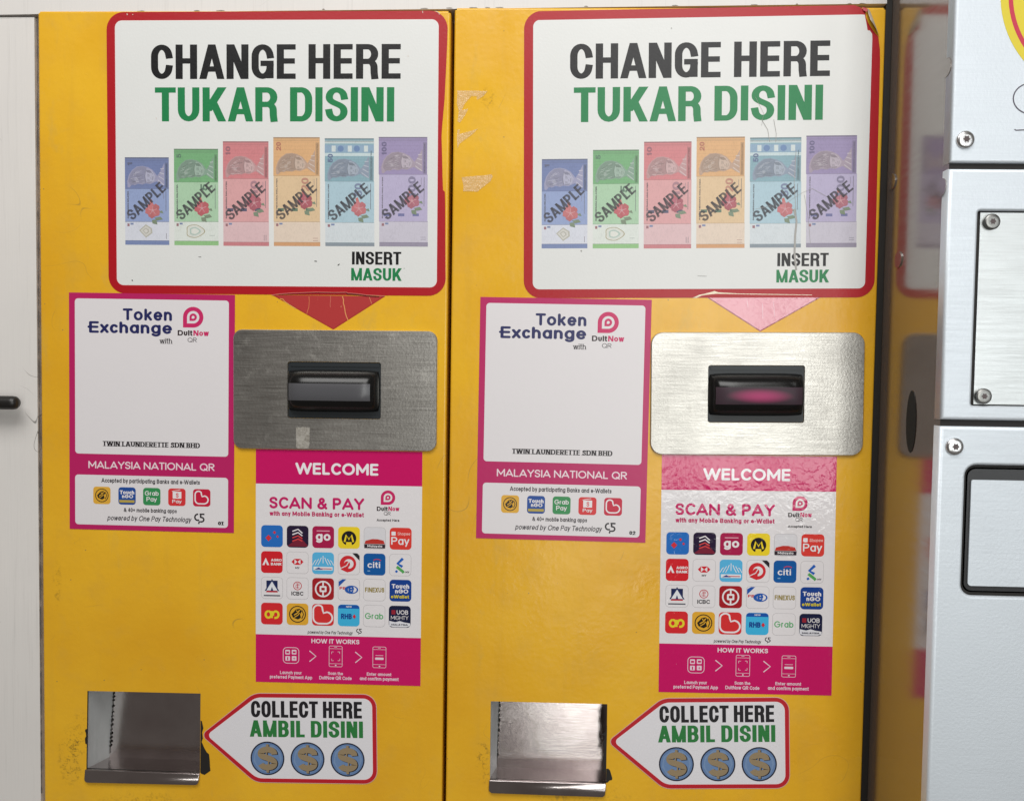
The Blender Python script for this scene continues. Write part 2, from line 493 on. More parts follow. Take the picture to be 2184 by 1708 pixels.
BEAR = {True: {**{c: .014 for c in 'AVWXYT'}, 'K': .05}, False: {c: .015 for c in 'AVWXYTvwxyt'}}
def text_polys(s, pen=(.19, .145), cond=True, rnd=False, serif=False, track=0.0, shear=0.0):
    """polygons for a line of text, cap height 1, starting at x = 0; returns (polygons, width)"""
    out, x, lay = [], 0.0, 0
    pa, pb = pen[0] / 2, pen[1] / 2
    def stroke(pts, butt):
        nonlocal lay
        pts = [Vector(p) for k, p in enumerate(pts) if k == 0 or (Vector(p) - Vector(pts[k - 1])).length > 1e-5]
        if len(pts) < 2:
            return
        T = []
        for i in range(len(pts)):
            t = (pts[min(i + 1, len(pts) - 1)] - pts[max(i - 1, 0)])
            T.append(t.normalized())
        closed = (pts[0] - pts[-1]).length < 1e-4
        if closed:
            T[0] = T[-1] = (pts[1] - pts[-2]).normalized()
        if butt and not closed:
            for i, sg in ((0, -1), (-1, 1)):
                t = T[i]
                pts[i] = pts[i] + t * sg * (abs(t.x) * pa + abs(t.y) * pb)
        ups, dns = [], []
        for p, t in zip(pts, T):
            n = Vector((-t.y, t.x))
            k = math.sqrt((pa * n.x) ** 2 + (pb * n.y) ** 2) or 1e-6
            o = Vector((pa * pa * n.x / k, pb * pb * n.y / k))
            ups.append(p + o); dns.append(p - o)
        for i in range(len(pts) - 1):
            out.append(([tuple(ups[i]), tuple(dns[i]), tuple(dns[i + 1]), tuple(ups[i + 1])], lay))
        if not butt and not closed:
            for i, sg in ((0, -1), (-1, 1)):
                p, t = pts[i], T[i] * sg
                n = Vector((-t.y, t.x))
                cap = [tuple(p + n * math.cos(q) * pa + t * math.sin(q) * pa) for q in [math.pi * k / 8 for k in range(9)]]
                out.append((cap, lay))
        lay = (lay + 1) % 12
    for ch in s:
        if ch == ' ':
            x += .27 if cond else .34
            continue
        W, gs = glyph(ch, cond)
        sb = BEAR[cond].get(ch, .047 if cond else .05) + track
        if cond and ch in 'CGOSDU':
            sb = sb - .006
        x += sb
        w = max(W, 2 * pa)
        fx = lambda X: x + pa + X * (w - 2 * pa)
        fy = lambda Y: pb + Y * (1 - 2 * pb)
        ends = []
        for kind, p in gs:
            if kind == 's':
                q = [(fx(X), fy(Y)) for X, Y in p]
                stroke(q, not rnd)
                if serif:
                    for e, g in ((q[0], q[1]), (q[-1], q[-2])):
                        if abs(e[0] - g[0]) < abs(e[1] - g[1]) * .6:
                            ends.append(e)
            else:
                x0, y0, x1, y1 = fx(p[0]), fy(p[1]), fx(p[2]), fy(p[3])
                if rnd:
                    stroke([(x0, y0), (x1, y1)], False)
                else:
                    if y0 > y1:
                        x0, y0, x1, y1 = x1, y1, x0, y0
                    ya, yb = y0 - pb, y1 + pb
                    ln = math.hypot(x1 - x0, y1 - y0)
                    th = min(pa * ln / max(abs(y1 - y0), .05) * .98, pa * 1.5)
                    if kind == 'n':      # slant kept between the outer edges of the stems
                        x0, x1 = x0 - (pa - th), x1 + (pa - th)
                        if x0 > x1: x0, x1 = x0 + 2 * (pa - th), x1 - 2 * (pa - th)
                    elif kind == 'm':
                        th *= .82
                        x1 = x1 - (pa - th) if x1 < x0 else x1 + (pa - th)
                    out.append(([(x0 - th, ya), (x0 + th, ya), (x1 + th, yb), (x1 - th, yb)], lay)); lay = (lay + 1) % 12
                    if serif:
                        ends += [(x0, y0), (x1, y1)]
        for e in ends if serif else []:
            hb = pb * .55
            yb = 0 if e[1] < .5 else (1 - 2 * hb if e[1] > .85 else e[1] - hb)
            out.append(([(e[0] - pa * 2.4, yb), (e[0] + pa * 2.4, yb), (e[0] + pa * 2.4, yb + 2 * hb), (e[0] - pa * 2.4, yb + 2 * hb)], lay)); lay = (lay + 1) % 12
        x += w + sb
    if shear:
        out = [([(px + shear * py, py) for px, py in p], l) for p, l in out]
    return out, x
STY = {
 'head': dict(pen=(.205, .156), cond=True), 'heavy': dict(pen=(.235, .175), cond=True),
 'round': dict(pen=(.20, .20), cond=False, rnd=True), 'roundthin': dict(pen=(.11, .11), cond=False, rnd=True), 'roundmid': dict(pen=(.155, .155), cond=False, rnd=True),
 'small': dict(pen=(.19, .18), cond=False), 'smallbold': dict(pen=(.23, .21), cond=False), 'italic': dict(pen=(.16, .15), cond=False, shear=.22),
 'serif': dict(pen=(.26, .15), cond=False, serif=True), 'serifthin': dict(pen=(.15, .09), cond=False, serif=True),
}
def put_text(mb, s, x0, x1, z0, z1, y, m, style, rot=None, mats=None):
    """fit a line of text into the box x0..x1 (left to right) and z0 (baseline)..z1 (cap top)"""
    polys, w = text_polys(s, **STY[style])
    xs = [p[0] for q, _ in polys for p in q]
    lo, hi = min(xs), max(xs)
    sx, sz = (x1 - x0) / (hi - lo), (z1 - z0)
    for q, lay in polys:
        pts = [(x0 + (p[0] - lo) * sx, z0 + p[1] * sz) for p in q]
        if rot:
            cx, cz, an = rot
            ca, sa = math.cos(an), math.sin(an)
            pts = [(cx + (p[0] - cx) * ca - (p[1] - cz) * sa, cz + (p[0] - cx) * sa + (p[1] - cz) * ca) for p in pts]
        mb.flat(pts, y - lay * .000012, m)
def put_line(mb, pts, w, y, m, closed=False):
    """a drawn line of even width"""
    P2 = [Vector(p) for p in pts]
    n = len(P2)
    L, Rr = [], []
    for i in range(n):
        if closed:
            t = (P2[(i + 1) % n] - P2[i - 1]).normalized()
        else:
            t = (P2[min(i + 1, n - 1)] - P2[max(i - 1, 0)]).normalized()
        nn = Vector((-t.y, t.x)) * w / 2
        L.append(P2[i] + nn); Rr.append(P2[i] - nn)
    for i in range(n if closed else n - 1):
        j = (i + 1) % n
        mb.flat([tuple(L[i]), tuple(Rr[i]), tuple(Rr[j]), tuple(L[j])], y, m)

# ------------------------------------------------------------------ a printed sheet, measured on the photo's left machine
class Sheet:
    def __init__(self, corners, conv, depth=0.0):
        """corners TL, TR, BL, BR in measured units; conv turns them into picture units"""
        self.c = [Vector(c) for c in corners]
        self.W, self.H, self.loc, self.rot = self.fit([conv(*c) for c in corners], depth)
    @staticmethod
    def fit(cs, depth=0.0):
        tl, tr, bl, br = [P(*c, depth) for c in cs]
        W = ((tr - tl).length + (br - bl).length) / 2
        H = ((bl - tl).length + (br - tr).length) / 2
        e = (tr - tl) + (br - bl)
        th1 = math.atan2(-e.z, e.x)
        c = (tl + tr + bl + br) / 4
        q = Matrix.Rotation(th1, 3, 'Y') @ Vector((-W / 2, 0, H / 2))
        return W, H, Vector((c.x + q.x, -depth, c.z + q.z)), th1
    def st(self, x, y):
        tl, tr, bl, br = self.c
        s = t = .5
        for _ in range(8):
            p = (1 - t) * ((1 - s) * tl + s * tr) + t * ((1 - s) * bl + s * br)
            ds = (1 - t) * (tr - tl) + t * (br - bl); dt = (1 - s) * (bl - tl) + s * (br - tr)
            e = Vector((x, y)) - p
            det = ds.x * dt.y - ds.y * dt.x
            s += (e.x * dt.y - e.y * dt.x) / det; t += (ds.x * e.y - ds.y * e.x) / det
        return s, t
    def L(self, x, y):
        s, t = self.st(x, y)
        return (s * self.W, -t * self.H)
    def box(self, x0, x1, y0, y1):
        """an upright box in the sheet's own frame: x0, x1, z0, z1"""
        yc, xc = (y0 + y1) / 2, (x0 + x1) / 2
        return self.L(x0, yc)[0], self.L(x1, yc)[0], self.L(xc, y1)[1], self.L(xc, y0)[1]
    @property
    def k(self):
        return self.W / (self.c[1] - self.c[0]).length
    def root(self, name):
        return empty(name, self.loc, self.rot)

def copy_tree(o, parent=None):
    c = o.copy(); COL.objects.link(c)
    if parent:
        c.parent = parent
    for ch in list(o.children):
        copy_tree(ch, c)
    return c
def second(root, sh, corners, conv, label):
    W, H, loc, rot = Sheet.fit([conv(*c) for c in corners])
    o = copy_tree(root)
    o.location = loc; o.rotation_euler = (0, rot, 0); o.scale = (W / sh.W, 1, H / sh.H)
    o['label'] = label
    return o
ident = lambda u, v: (u, v)
def zoom(x0, y0, k):
    return lambda x, y: (x0 + k * x, y0 + k * y)
Z2 = zoom(218.4, 0, .34667); Z3 = zoom(247.5, 276.6, .32667); Z4 = zoom(961, 0, .43333)
Z6 = zoom(131, 611.5, .3238); Z7 = zoom(480.5, 597, .22667); Z8 = zoom(531.4, 946.4, .30695)
B1 = zoom(72.8, 1426.9, .36667); B2 = zoom(946.4, 1426.9, .38333); C3 = zoom(997.4, 611.5, .34088)
C4 = zoom(1346.8, 597, .25667); C5 = zoom(1383.2, 961, .31534)
PXM = .0005   # one picture unit on the machines' fronts, in metres (about)

# ================================================================== the change machines
def lineu(u0, v0, u1, v1):
    return lambda v: u0 + (u1 - u0) * (v - v0) / (v1 - v0)
TOPV, BOTV = 22, 1708
LOWZ = P(1000, 1708).z - .30

def make_machine(label, x0, x1, ztop, plate, p_rad, opening, tray, lit):
    root = empty('change_machine', (x0, 0, LOWZ))
    tag(root, label, 'machine', 'yellow coin change machines')
    off = (x0, 0, LOWZ)
    tl, tr, bl, br, ll, lr = [P(*c) for c in tray]
    hx0, hx1 = (tl.x + bl.x) / 2, (tr.x + br.x) / 2
    hz1, hz0 = (tl.z + tr.z) / 2, (bl.z + br.z) / 2
    # door skin with the tray opening cut out, rounded long edges
    mb = MB()
    r = .0026
    n = 6
    xs0, xs1 = x0 + r, x1 - r
    hs = [(tl.x, tl.z), (tr.x, tr.z), (br.x, br.z), (bl.x, bl.z)]
    z0, z1 = LOWZ, ztop - r
    def F(pts): mb.flat(pts, 0, YEL)
    F([(xs0, z1), (xs1, z1), (xs1, hs[1][1]), hs[1], hs[0], (xs0, hs[0][1])])
    F([(xs0, hs[0][1]), hs[0], hs[3], (xs0, hs[3][1])])
    F([hs[1], (xs1, hs[1][1]), (xs1, hs[2][1]), hs[2]])
    F([(xs0, hs[3][1]), hs[3], hs[2], (xs1, hs[2][1]), (xs1, z0), (xs0, z0)])
    for sx, xe in ((-1, xs0), (1, xs1)):
        for k in range(n):
            t0, t1 = math.pi / 2 * k / n, math.pi / 2 * (k + 1) / n
            q = [(xe + sx * r * math.sin(t), r - r * math.cos(t)) for t in (t0, t1)]
            pts = [(q[0][0], q[0][1], z0), (q[1][0], q[1][1], z0), (q[1][0], q[1][1], z1), (q[0][0], q[0][1], z1)]
            mb.face(pts if sx > 0 else pts[::-1], YEL, True)
        xx = xe + sx * r
        pts = [(xx, r, z0), (xx, .35, z0), (xx, .35, z1), (xx, r, z1)]
        mb.face(pts if sx > 0 else pts[::-1], YEL)
    for k in range(n):
        t0, t1 = math.pi / 2 * k / n, math.pi / 2 * (k + 1) / n
        q = [(z1 + r * math.sin(t), r - r * math.cos(t)) for t in (t0, t1)]
        mb.face([(xs0, q[0][1], q[0][0]), (xs1, q[0][1], q[0][0]), (xs1, q[1][1], q[1][0]), (xs0, q[1][1], q[1][0])], YEL, True)
    mb.face([(x0, r, ztop), (x1, r, ztop), (x1, .35, ztop), (x0, .35, ztop)], YEL)
    # thickness of the sheet round the opening
    for i in range(4):
        p, q = hs[i], hs[(i + 1) % 4]
        mb.face([(p[0], 0, p[1]), (q[0], 0, q[1]), (q[0], .0022, q[1]), (p[0], .0022, p[1])], SOOT)
    mb.build('door', root, off)
    # ---- coin tray
    tb = MB()
    dl, dr = .036, .0455
    lx = hx0 + .0125
    o = [(tl.x - .001, tl.z + .001), (tr.x + .001, tr.z + .001), (br.x + .001, br.z - .001), (bl.x - .001, bl.z - .001)]
    lt_, lb_ = hx0 + .0072, hx0 + .0057
    bk = [(lt_, dr, tl.z), (hx1 + .004, dr, tr.z), (hx1 + .004, dl, br.z - .004), (lb_, dl, bl.z - .004)]
    f = [(p[0], .0024, p[1]) for p in o]
    tb.face([bk[3], bk[2], bk[1], bk[0]], GALV)
    for i in range(4):
        j = (i + 1) % 4
        tb.face([f[i], f[j], bk[j], bk[i]], GALVLIT if i == 3 else GALV)
    tray_o = tb.build('coin_tray', root, off)
    wb = MB()   # row of spot welds down the inner corner
    zz = tl.z - .006
    k = 0
    while zz > bl.z + .006:
        hh = random.uniform(.0009, .0019)
        ft = (zz - bl.z) / (tl.z - bl.z)
        wx = lb_ + (lt_ - lb_) * ft + .0004 + random.uniform(-.0005, .0005)
        ft = (zz - bl.z) / (tl.z - bl.z)
        wb.flat(circ(wx, zz, hh, 8), dl + (dr - dl) * ft - .0012, SOOT)
        zz -= random.uniform(.0035, .0068)
    wb.face([(lt_ - .0001, dr - .0009, tl.z - .002), (lb_ - .0001, dl - .0009, bl.z), (lb_ + .0004, dl - .0009, bl.z), (lt_ + .0004, dr - .0009, tl.z - .002)], SOOT)
    wb.build('weld_seam', tray_o, off)
    lb = MB()   # folded lip along the bottom of the opening
    pts = rpoly([(bl.x - .0008, bl.z), (br.x + .0002, br.z), (lr.x - .0002, lr.z), (ll.x - .0008, ll.z)], [.0008, .0008, .004, .004])
    cx, cz = (bl.x + lr.x) / 2, (bl.z + lr.z) / 2
    m = len(pts)
    s = sum(pts[i][0] * pts[(i + 1) % m][1] - pts[(i + 1) % m][0] * pts[i][1] for i in range(m))
    if s < 0: pts = pts[::-1]
    ins = [(cx + (p[0] - cx) * .992, cz + (p[1] - cz) * .93) for p in pts]
    lb.face([(p[0], -.0028 + (p[1] - cz) * .12, p[1]) for p in ins], GALV, True)
    for i in range(m):
        j = (i + 1) % m
        lb.face([(ins[i][0], -.0028 + (ins[i][1] - cz) * .12, ins[i][1]), (pts[i][0], -.0022 + (pts[i][1] - cz) * .12, pts[i][1]), (pts[j][0], -.0022 + (pts[j][1] - cz) * .12, pts[j][1]), (ins[j][0], -.0028 + (ins[j][1] - cz) * .12, ins[j][1])], GALV, True)
        lb.face([(pts[i][0], -.0022 + (pts[i][1] - cz) * .12, pts[i][1]), (pts[i][0], .001, pts[i][1]), (pts[j][0], .001, pts[j][1]), (pts[j][0], -.0022 + (pts[j][1] - cz) * .12, pts[j][1])], GALV)
    lb.build('tray_lip', tray_o, off)
    # ---- bill acceptor
    sh = Sheet(plate, p_rad[1])
    pr = Matrix.Rotation(sh.rot, 3, 'Y')
    def W3(x, y, z):
        q = pr @ Vector((x, 0, z))
        return (sh.loc.x + q.x, y, sh.loc.z + q.z)
    class MT(MB):
        def face(self, pts, m, smooth=False):
            MB.face(self, [W3(*p) for p in pts], m, smooth)
    Rr = p_rad[0]
    ob = sh.box(*opening)
    pb = MT()
    T = .0032
    outer = rrect(0, sh.W, -sh.H, 0, Rr, 8)
    e = .0007
    outer2 = rrect(e, sh.W - e, -sh.H + e, -e, Rr - e, 8)
    inner = rrect(ob[0], ob[1], ob[2], ob[3], .0028, 8)
    pb.ringflat(outer2, inner, -T, PLATE)
    N = len(outer)
    for i in range(N):
        j = (i + 1) % N
        pb.face([(outer2[i][0], -T, outer2[i][1]), (outer[i][0], -T + e, outer[i][1]), (outer[j][0], -T + e, outer[j][1]), (outer2[j][0], -T, outer2[j][1])], BRIGHT)
        pb.face([(outer[i][0], -T + e, outer[i][1]), (outer[i][0], .001, outer[i][1]), (outer[j][0], .001, outer[j][1]), (outer[j][0], -T + e, outer[j][1])], PLATE)
        pb.face([(inner[j][0], -T, inner[j][1]), (inner[j][0], .001, inner[j][1]), (inner[i][0], .001, inner[i][1]), (inner[i][0], -T, inner[i][1])], BRIGHT)
    plate_o = pb.build('bill_acceptor', root, off)
    # slate frame inside the opening, with a raised ledge top and bottom
    x0_, x1_, z0_, z1_ = ob
    fb = MT()
    g = .0004
    fb.slab(rrect(x0_ + g, x1_ - g, z0_ + g, z1_ - g, .0026), -.0016, .0005, SLATE)
    hh = z1_ - z0_; ww = x1_ - x0_
    fb.slab(rrect(x0_ + .03 * ww, x1_ - .02 * ww, z1_ - .085 * hh, z1_ - .02 * hh, .0008), -.0024, -.0016, SLATE)
    fb.slab(rrect(x0_ + .02 * ww, x1_ - .02 * ww, z0_ + .015 * hh, z0_ + .07 * hh, .0008), -.0024, -.0016, SLATE)
    fb.build('bezel_frame', plate_o, off)
    # domed cover
    cb = MT()
    cz0, cz1 = z0_ + .12 * hh, z1_ - .14 * hh
    cx0, cx1 = x0_ + .006 * ww, x1_ - .012 * ww
    def dome(s, t):
        k = max(0, 1 - abs(s) ** 7) ** .5 * max(0, 1 - abs(t) ** 2.3) ** .5
        return -.0018 - .020 * k
    NS, NTt = 44, 26
    def gp(i, j, extra=0.0):
        s = math.sin(math.pi / 2 * (-1 + 2 * i / NS)); t = math.sin(math.pi / 2 * (-1 + 2 * j / NTt))
        # rounded outline
        q = 1 - .06 * abs(s) ** 6 * 1.0
        qs = 1 - .035 * abs(t) ** 4
        return ((cx0 + cx1) / 2 + s * qs * (cx1 - cx0) / 2, dome(s, t) - extra, (cz0 + cz1) / 2 + t * q * (cz1 - cz0) / 2)
    for i in range(NS):
        for j in range(NTt):
            cb.face([gp(i, j), gp(i + 1, j), gp(i + 1, j + 1), gp(i, j + 1)], BLACK, True)
    cb.build('bezel_cover', plate_o, off)
    sb = MT()
    ca, cc = (cx0 + cx1) / 2, (cz0 + cz1) / 2
    NW = 30
    def sp(i, j):
        s = (-.965 if not lit else -.90) + ((.85 if not lit else .90) + (.965 if not lit else .90)) * i / NW
        t = -.44 + .80 * j / 12
        return (ca + s * (cx1 - cx0) / 2, dome(s, t) - .0002, cc + t * (cz1 - cz0) / 2)
    for i in range(NW):
        for j in range(12):
            sb.face([sp(i, j), sp(i + 1, j), sp(i + 1, j + 1), sp(i, j + 1)], STRIPLIT if lit else STRIP, True)
    so = sb.build('light_window', plate_o, off)
    if lit:
        so['label'] = 'light window glowing magenta in its middle'
    return root, off

EL = P(86.5, 860).x
Y1L = P(86.3, 800).x; Y1R = P(952.2, 855).x; Y2L = P(960, 855).x; Y2R = P(1866, 800).x
ZT1 = P(520, 23).z; ZT2 = P(1420, 16).z
m1, off1 = make_machine('yellow change machine beside the white panel, with a dark brown steel bill plate', Y1L, Y1R, ZT1,
    [(85, 466), (1998, 485), (85, 1583), (1990, 1610)], (.0098, Z7), (597, 1473, 770, 1303),
    [B1(310, 125), B1(968, 140), B1(304, 578), B1(965, 603), B1(303, 650), B1(962, 665)], False)
m2, off2 = make_machine('yellow change machine beside the steel machine, with a shiny white bill plate', Y2L, Y2R, ZT2,
    [(170, 436), (1940, 437), (147, 1447), (1906, 1457)], (.0125, C4), (633, 1434, 707, 1184),
    [B2(262, 177), B2(910, 193), B2(257, 612), B2(903, 632), B2(255, 680), B2(897, 703)], True)

def chip(root, off, outlines):
    for pts in outlines:
        mb = MB()
        q = [P(*p) for p in pts]
        mb.flat([(p.x, p.z) for p in q], -.00025, SOOT)
        mb.build('paint_chip', root, off)
chip(m1, off1, [[B1(x, y) for x, y in ((969, 296), (976, 300), (985, 340), (978, 365), (982, 400), (975, 420), (990, 455), (1004, 480), (1018, 492), (1022, 530), (1024, 570), (1026, 588), (1010, 600), (992, 612), (972, 605), (967, 598))],
                [B1(x, y) for x, y in ((308, 345), (300, 347), (296, 356), (301, 368), (303, 388), (296, 400), (298, 430), (308, 436))]])
chip(m2, off2, [[B2(x, y) for x, y in ((905, 552), (914, 550), (925, 560), (931, 580), (938, 604), (936, 614), (922, 617), (912, 628), (903, 630))],
                [B2(x, y) for x, y in ((909, 310), (903, 330), (897, 350), (880, 360), (897, 372), (886, 420), (896, 440), (884, 500), (893, 540), (880, 560), (903, 572))]])

# ================================================================== white surround
wp = empty('white_panel', (P(0, 860).x, .004, LOWZ))
tag(wp, 'white painted panel with a black bar handle beside a yellow machine', 'panel')
wo = tuple(wp.location)
mb = MB()
xr = P(80, 860, -.004).x
mb.box(P(-900, 860).x, xr, .004, .03, LOWZ, P(0, 34).z, WHITE)
mb.build('board', wp, wo)
hb = MB()
hp = [P(-30, 858, .0125), P(38.5, 858.5, .0125)]
rad = .0074
prof = [(-.055, rad), (hp[1].x - hp[0].x - .006, rad), (hp[1].x - hp[0].x - .0025, rad * .92), (hp[1].x - hp[0].x, rad * .62), (hp[1].x - hp[0].x + .0004, 0)]
NA = 28
for (xa, ra), (xb, rb) in zip(prof, prof[1:]):
    for k in range(NA):
        t0, t1 = 2 * math.pi * k / NA, 2 * math.pi * (k + 1) / NA
        f_ = lambda x, r_, t: (hp[0].x + x, -.0125 + r_ * math.cos(t), hp[0].z + r_ * math.sin(t))
        hb.face([f_(xa, ra, t0), f_(xa, ra, t1), f_(xb, rb, t1), f_(xb, rb, t0)], RUBBER, True)
hb.box(hp[0].x - .01, hp[0].x + .002, -.013, .004, hp[0].z - .006, hp[0].z + .006, RUBBER)
hb.build('handle', wp, wo)
bb = MB()
zb = P(0, 33).z
pts = [(P(-900, 33).x, P(-80, 33).z), (P(-80, 33).x, P(-80, 32).z), (P(300, 26.5).x, P(300, 25.5).z), (P(960, 20).x, P(960, 18.5).z), (P(1400, 15).x, P(1400, 13).z), (P(1893, 8).x, P(1893, 7).z), (P(1893, -60).x, P(1893, -500).z), (P(-900, -60).x, P(1893, -500).z)]
bb.slab(pts, .0015, .03, WHITE)
bo = bb.build('white_beam', None)
tag(bo, 'white painted board running along the top of both yellow machines', 'board')
# ragged dark sealant in the seams
def ragged(name, pts, wmin, wmax, depth, mat, label, cat, step=9):
    mb = MB()
    L, Rr = [], []
    for (u0, v0), (u1, v1) in zip(pts, pts[1:]):
        n = max(2, int(math.hypot(u1 - u0, v1 - v0) / step))
        for k in range(n):
            t = k / n
            w = random.uniform(wmin, wmax)
            u, v = u0 + (u1 - u0) * t, v0 + (v1 - v0) * t
            tx, ty = (u1 - u0), (v1 - v0); ln = math.hypot(tx, ty); nx, ny = -ty / ln, tx / ln
            A, B = P(u + nx * w, v + ny * w, depth), P(u - nx * w, v - ny * w, depth)
            L.append(A); Rr.append(B)
    for i in range(len(L) - 1):
        mb.flat([(L[i].x, L[i].z), (Rr[i].x, Rr[i].z), (Rr[i + 1].x, Rr[i + 1].z), (L[i + 1].x, L[i + 1].z)], -depth, mat)
    o = mb.build(name)
    return tag(o, label, cat)
ragged('sealant_bead', [(80, 40), (80.2, 300), (82.5, 700), (85, 1000), (88.5, 1700)], .3, 1.9, -.0034, plain('grey brown sealant', (.10, .085, .075), .6),
       'ragged grey sealant line between the white panel and yellow machine', 'sealant')

# flakes of paint missing along the lower edge of the board
rn = random.Random(3)
mb = MB()
for u0 in (118, 150, 300, 420, 470, 690, 905, 958, 1010, 1040, 1066, 1250, 1440, 1610, 1700, 1812, 1840):
    v0 = 29.5 - 19.5 * (u0 - 90) / 1800 - (2.2 if u0 < 950 else 2.5)
    wv, hv = rn.uniform(3, 15), rn.uniform(.6, 2.4)
    q = [P(u0 + wv * math.cos(t) * rn.uniform(.6, 1), v0 - abs(hv * math.sin(t)) * rn.uniform(.4, 1) if math.sin(t) > 0 else v0 + .6, -.0012) for t in [2 * math.pi * k / 9 for k in range(9)]]
    mb = MB()
    mb.flat([(p.x, p.z) for p in q], .0012, ink((128, 118, 106)))
    mb.build('paint_chip', bo)
# unseen wall, added near-black behind everything to keep the gaps dark
wb_ = MB()
wb_.box(-1.0, 1.2, .36, .40, LOWZ - .1, 1.0, DARK)
tag(wb_.build('wall'), kind='structure')

# ================================================================== CHANGE HERE signs
RED, SIGNW, BLK, GRN = (172, 20, 32), (222, 223, 221), (20, 20, 22), (30, 126, 74)
S1 = Sheet([(229, 28.5), (957, 22), (230.3, 624), (948.3, 633)], ident)
sroot = S1.root('change_sign')
tag(sroot, 'clean red bordered white sign above the dark bill plate', 'sign', 'change here signs')
TH = .0003
mb = MB()
kx = S1.k
W, H = S1.W, S1.H
bl_ = S1.box(248, 935, 47, 609)
# the right and bottom edges have shrunk away in places
outer = []
mo = rrect(0, W, -H, 0, 37 * kx, 9)
edge = [S1.L(*p) for p in ((948.6, 560), (949, 440), (948.5, 408), (944.5, 404), (943.6, 374), (943, 330), (942.2, 290), (943.2, 272), (949.2, 208), (952.6, 145), (955.4, 90))]
outer = mo[:10] + mo[10:20] + mo[20:30] + mo[30:] + edge
mb.slab(outer, -TH, 0, ink(RED))
border1 = mb.build('border', sroot)
mb = MB()
ib = (19 * kx, W - 19.5 * kx, -H + 18.5 * kx, -18.5 * kx)
mb.flat(rrect(ib[0] - kx * .9, ib[1] + kx * .9, ib[2] - kx * .9, ib[3] + kx * .9, 15 * kx), -TH - .00003, ink((236, 214, 212)))
mb.flat(rrect(*ib, 14 * kx), -TH - .00006, ink(SIGNW))
face1 = mb.build('face', sroot)
def sconv(z):   # measured zoom point -> sheet units
    return lambda x, y: z(x, y)
def stext(s, z, x0, x1, y0, y1, col, style='head'):
    (u0, v0), (u1, v1) = z(x0, y0), z(x1, y1)
    mb = MB()
    b = S1.box(u0, u1, v0, v1)
    put_text(mb, s, b[0], b[1], b[2], b[3], -TH - .00011, ink(col), style)
    mb.build('lettering', sroot)
stext('CHANGE HERE', Z2, 307, 1843, 273, 484, BLK)
stext('TUKAR DISINI', Z2, 330, 1802, 535, 744, GRN)
stext('INSERT', Z3, 1543, 1862, 797, 882, BLK)
stext('MASUK', Z3, 1537, 1865, 905, 988, GRN)

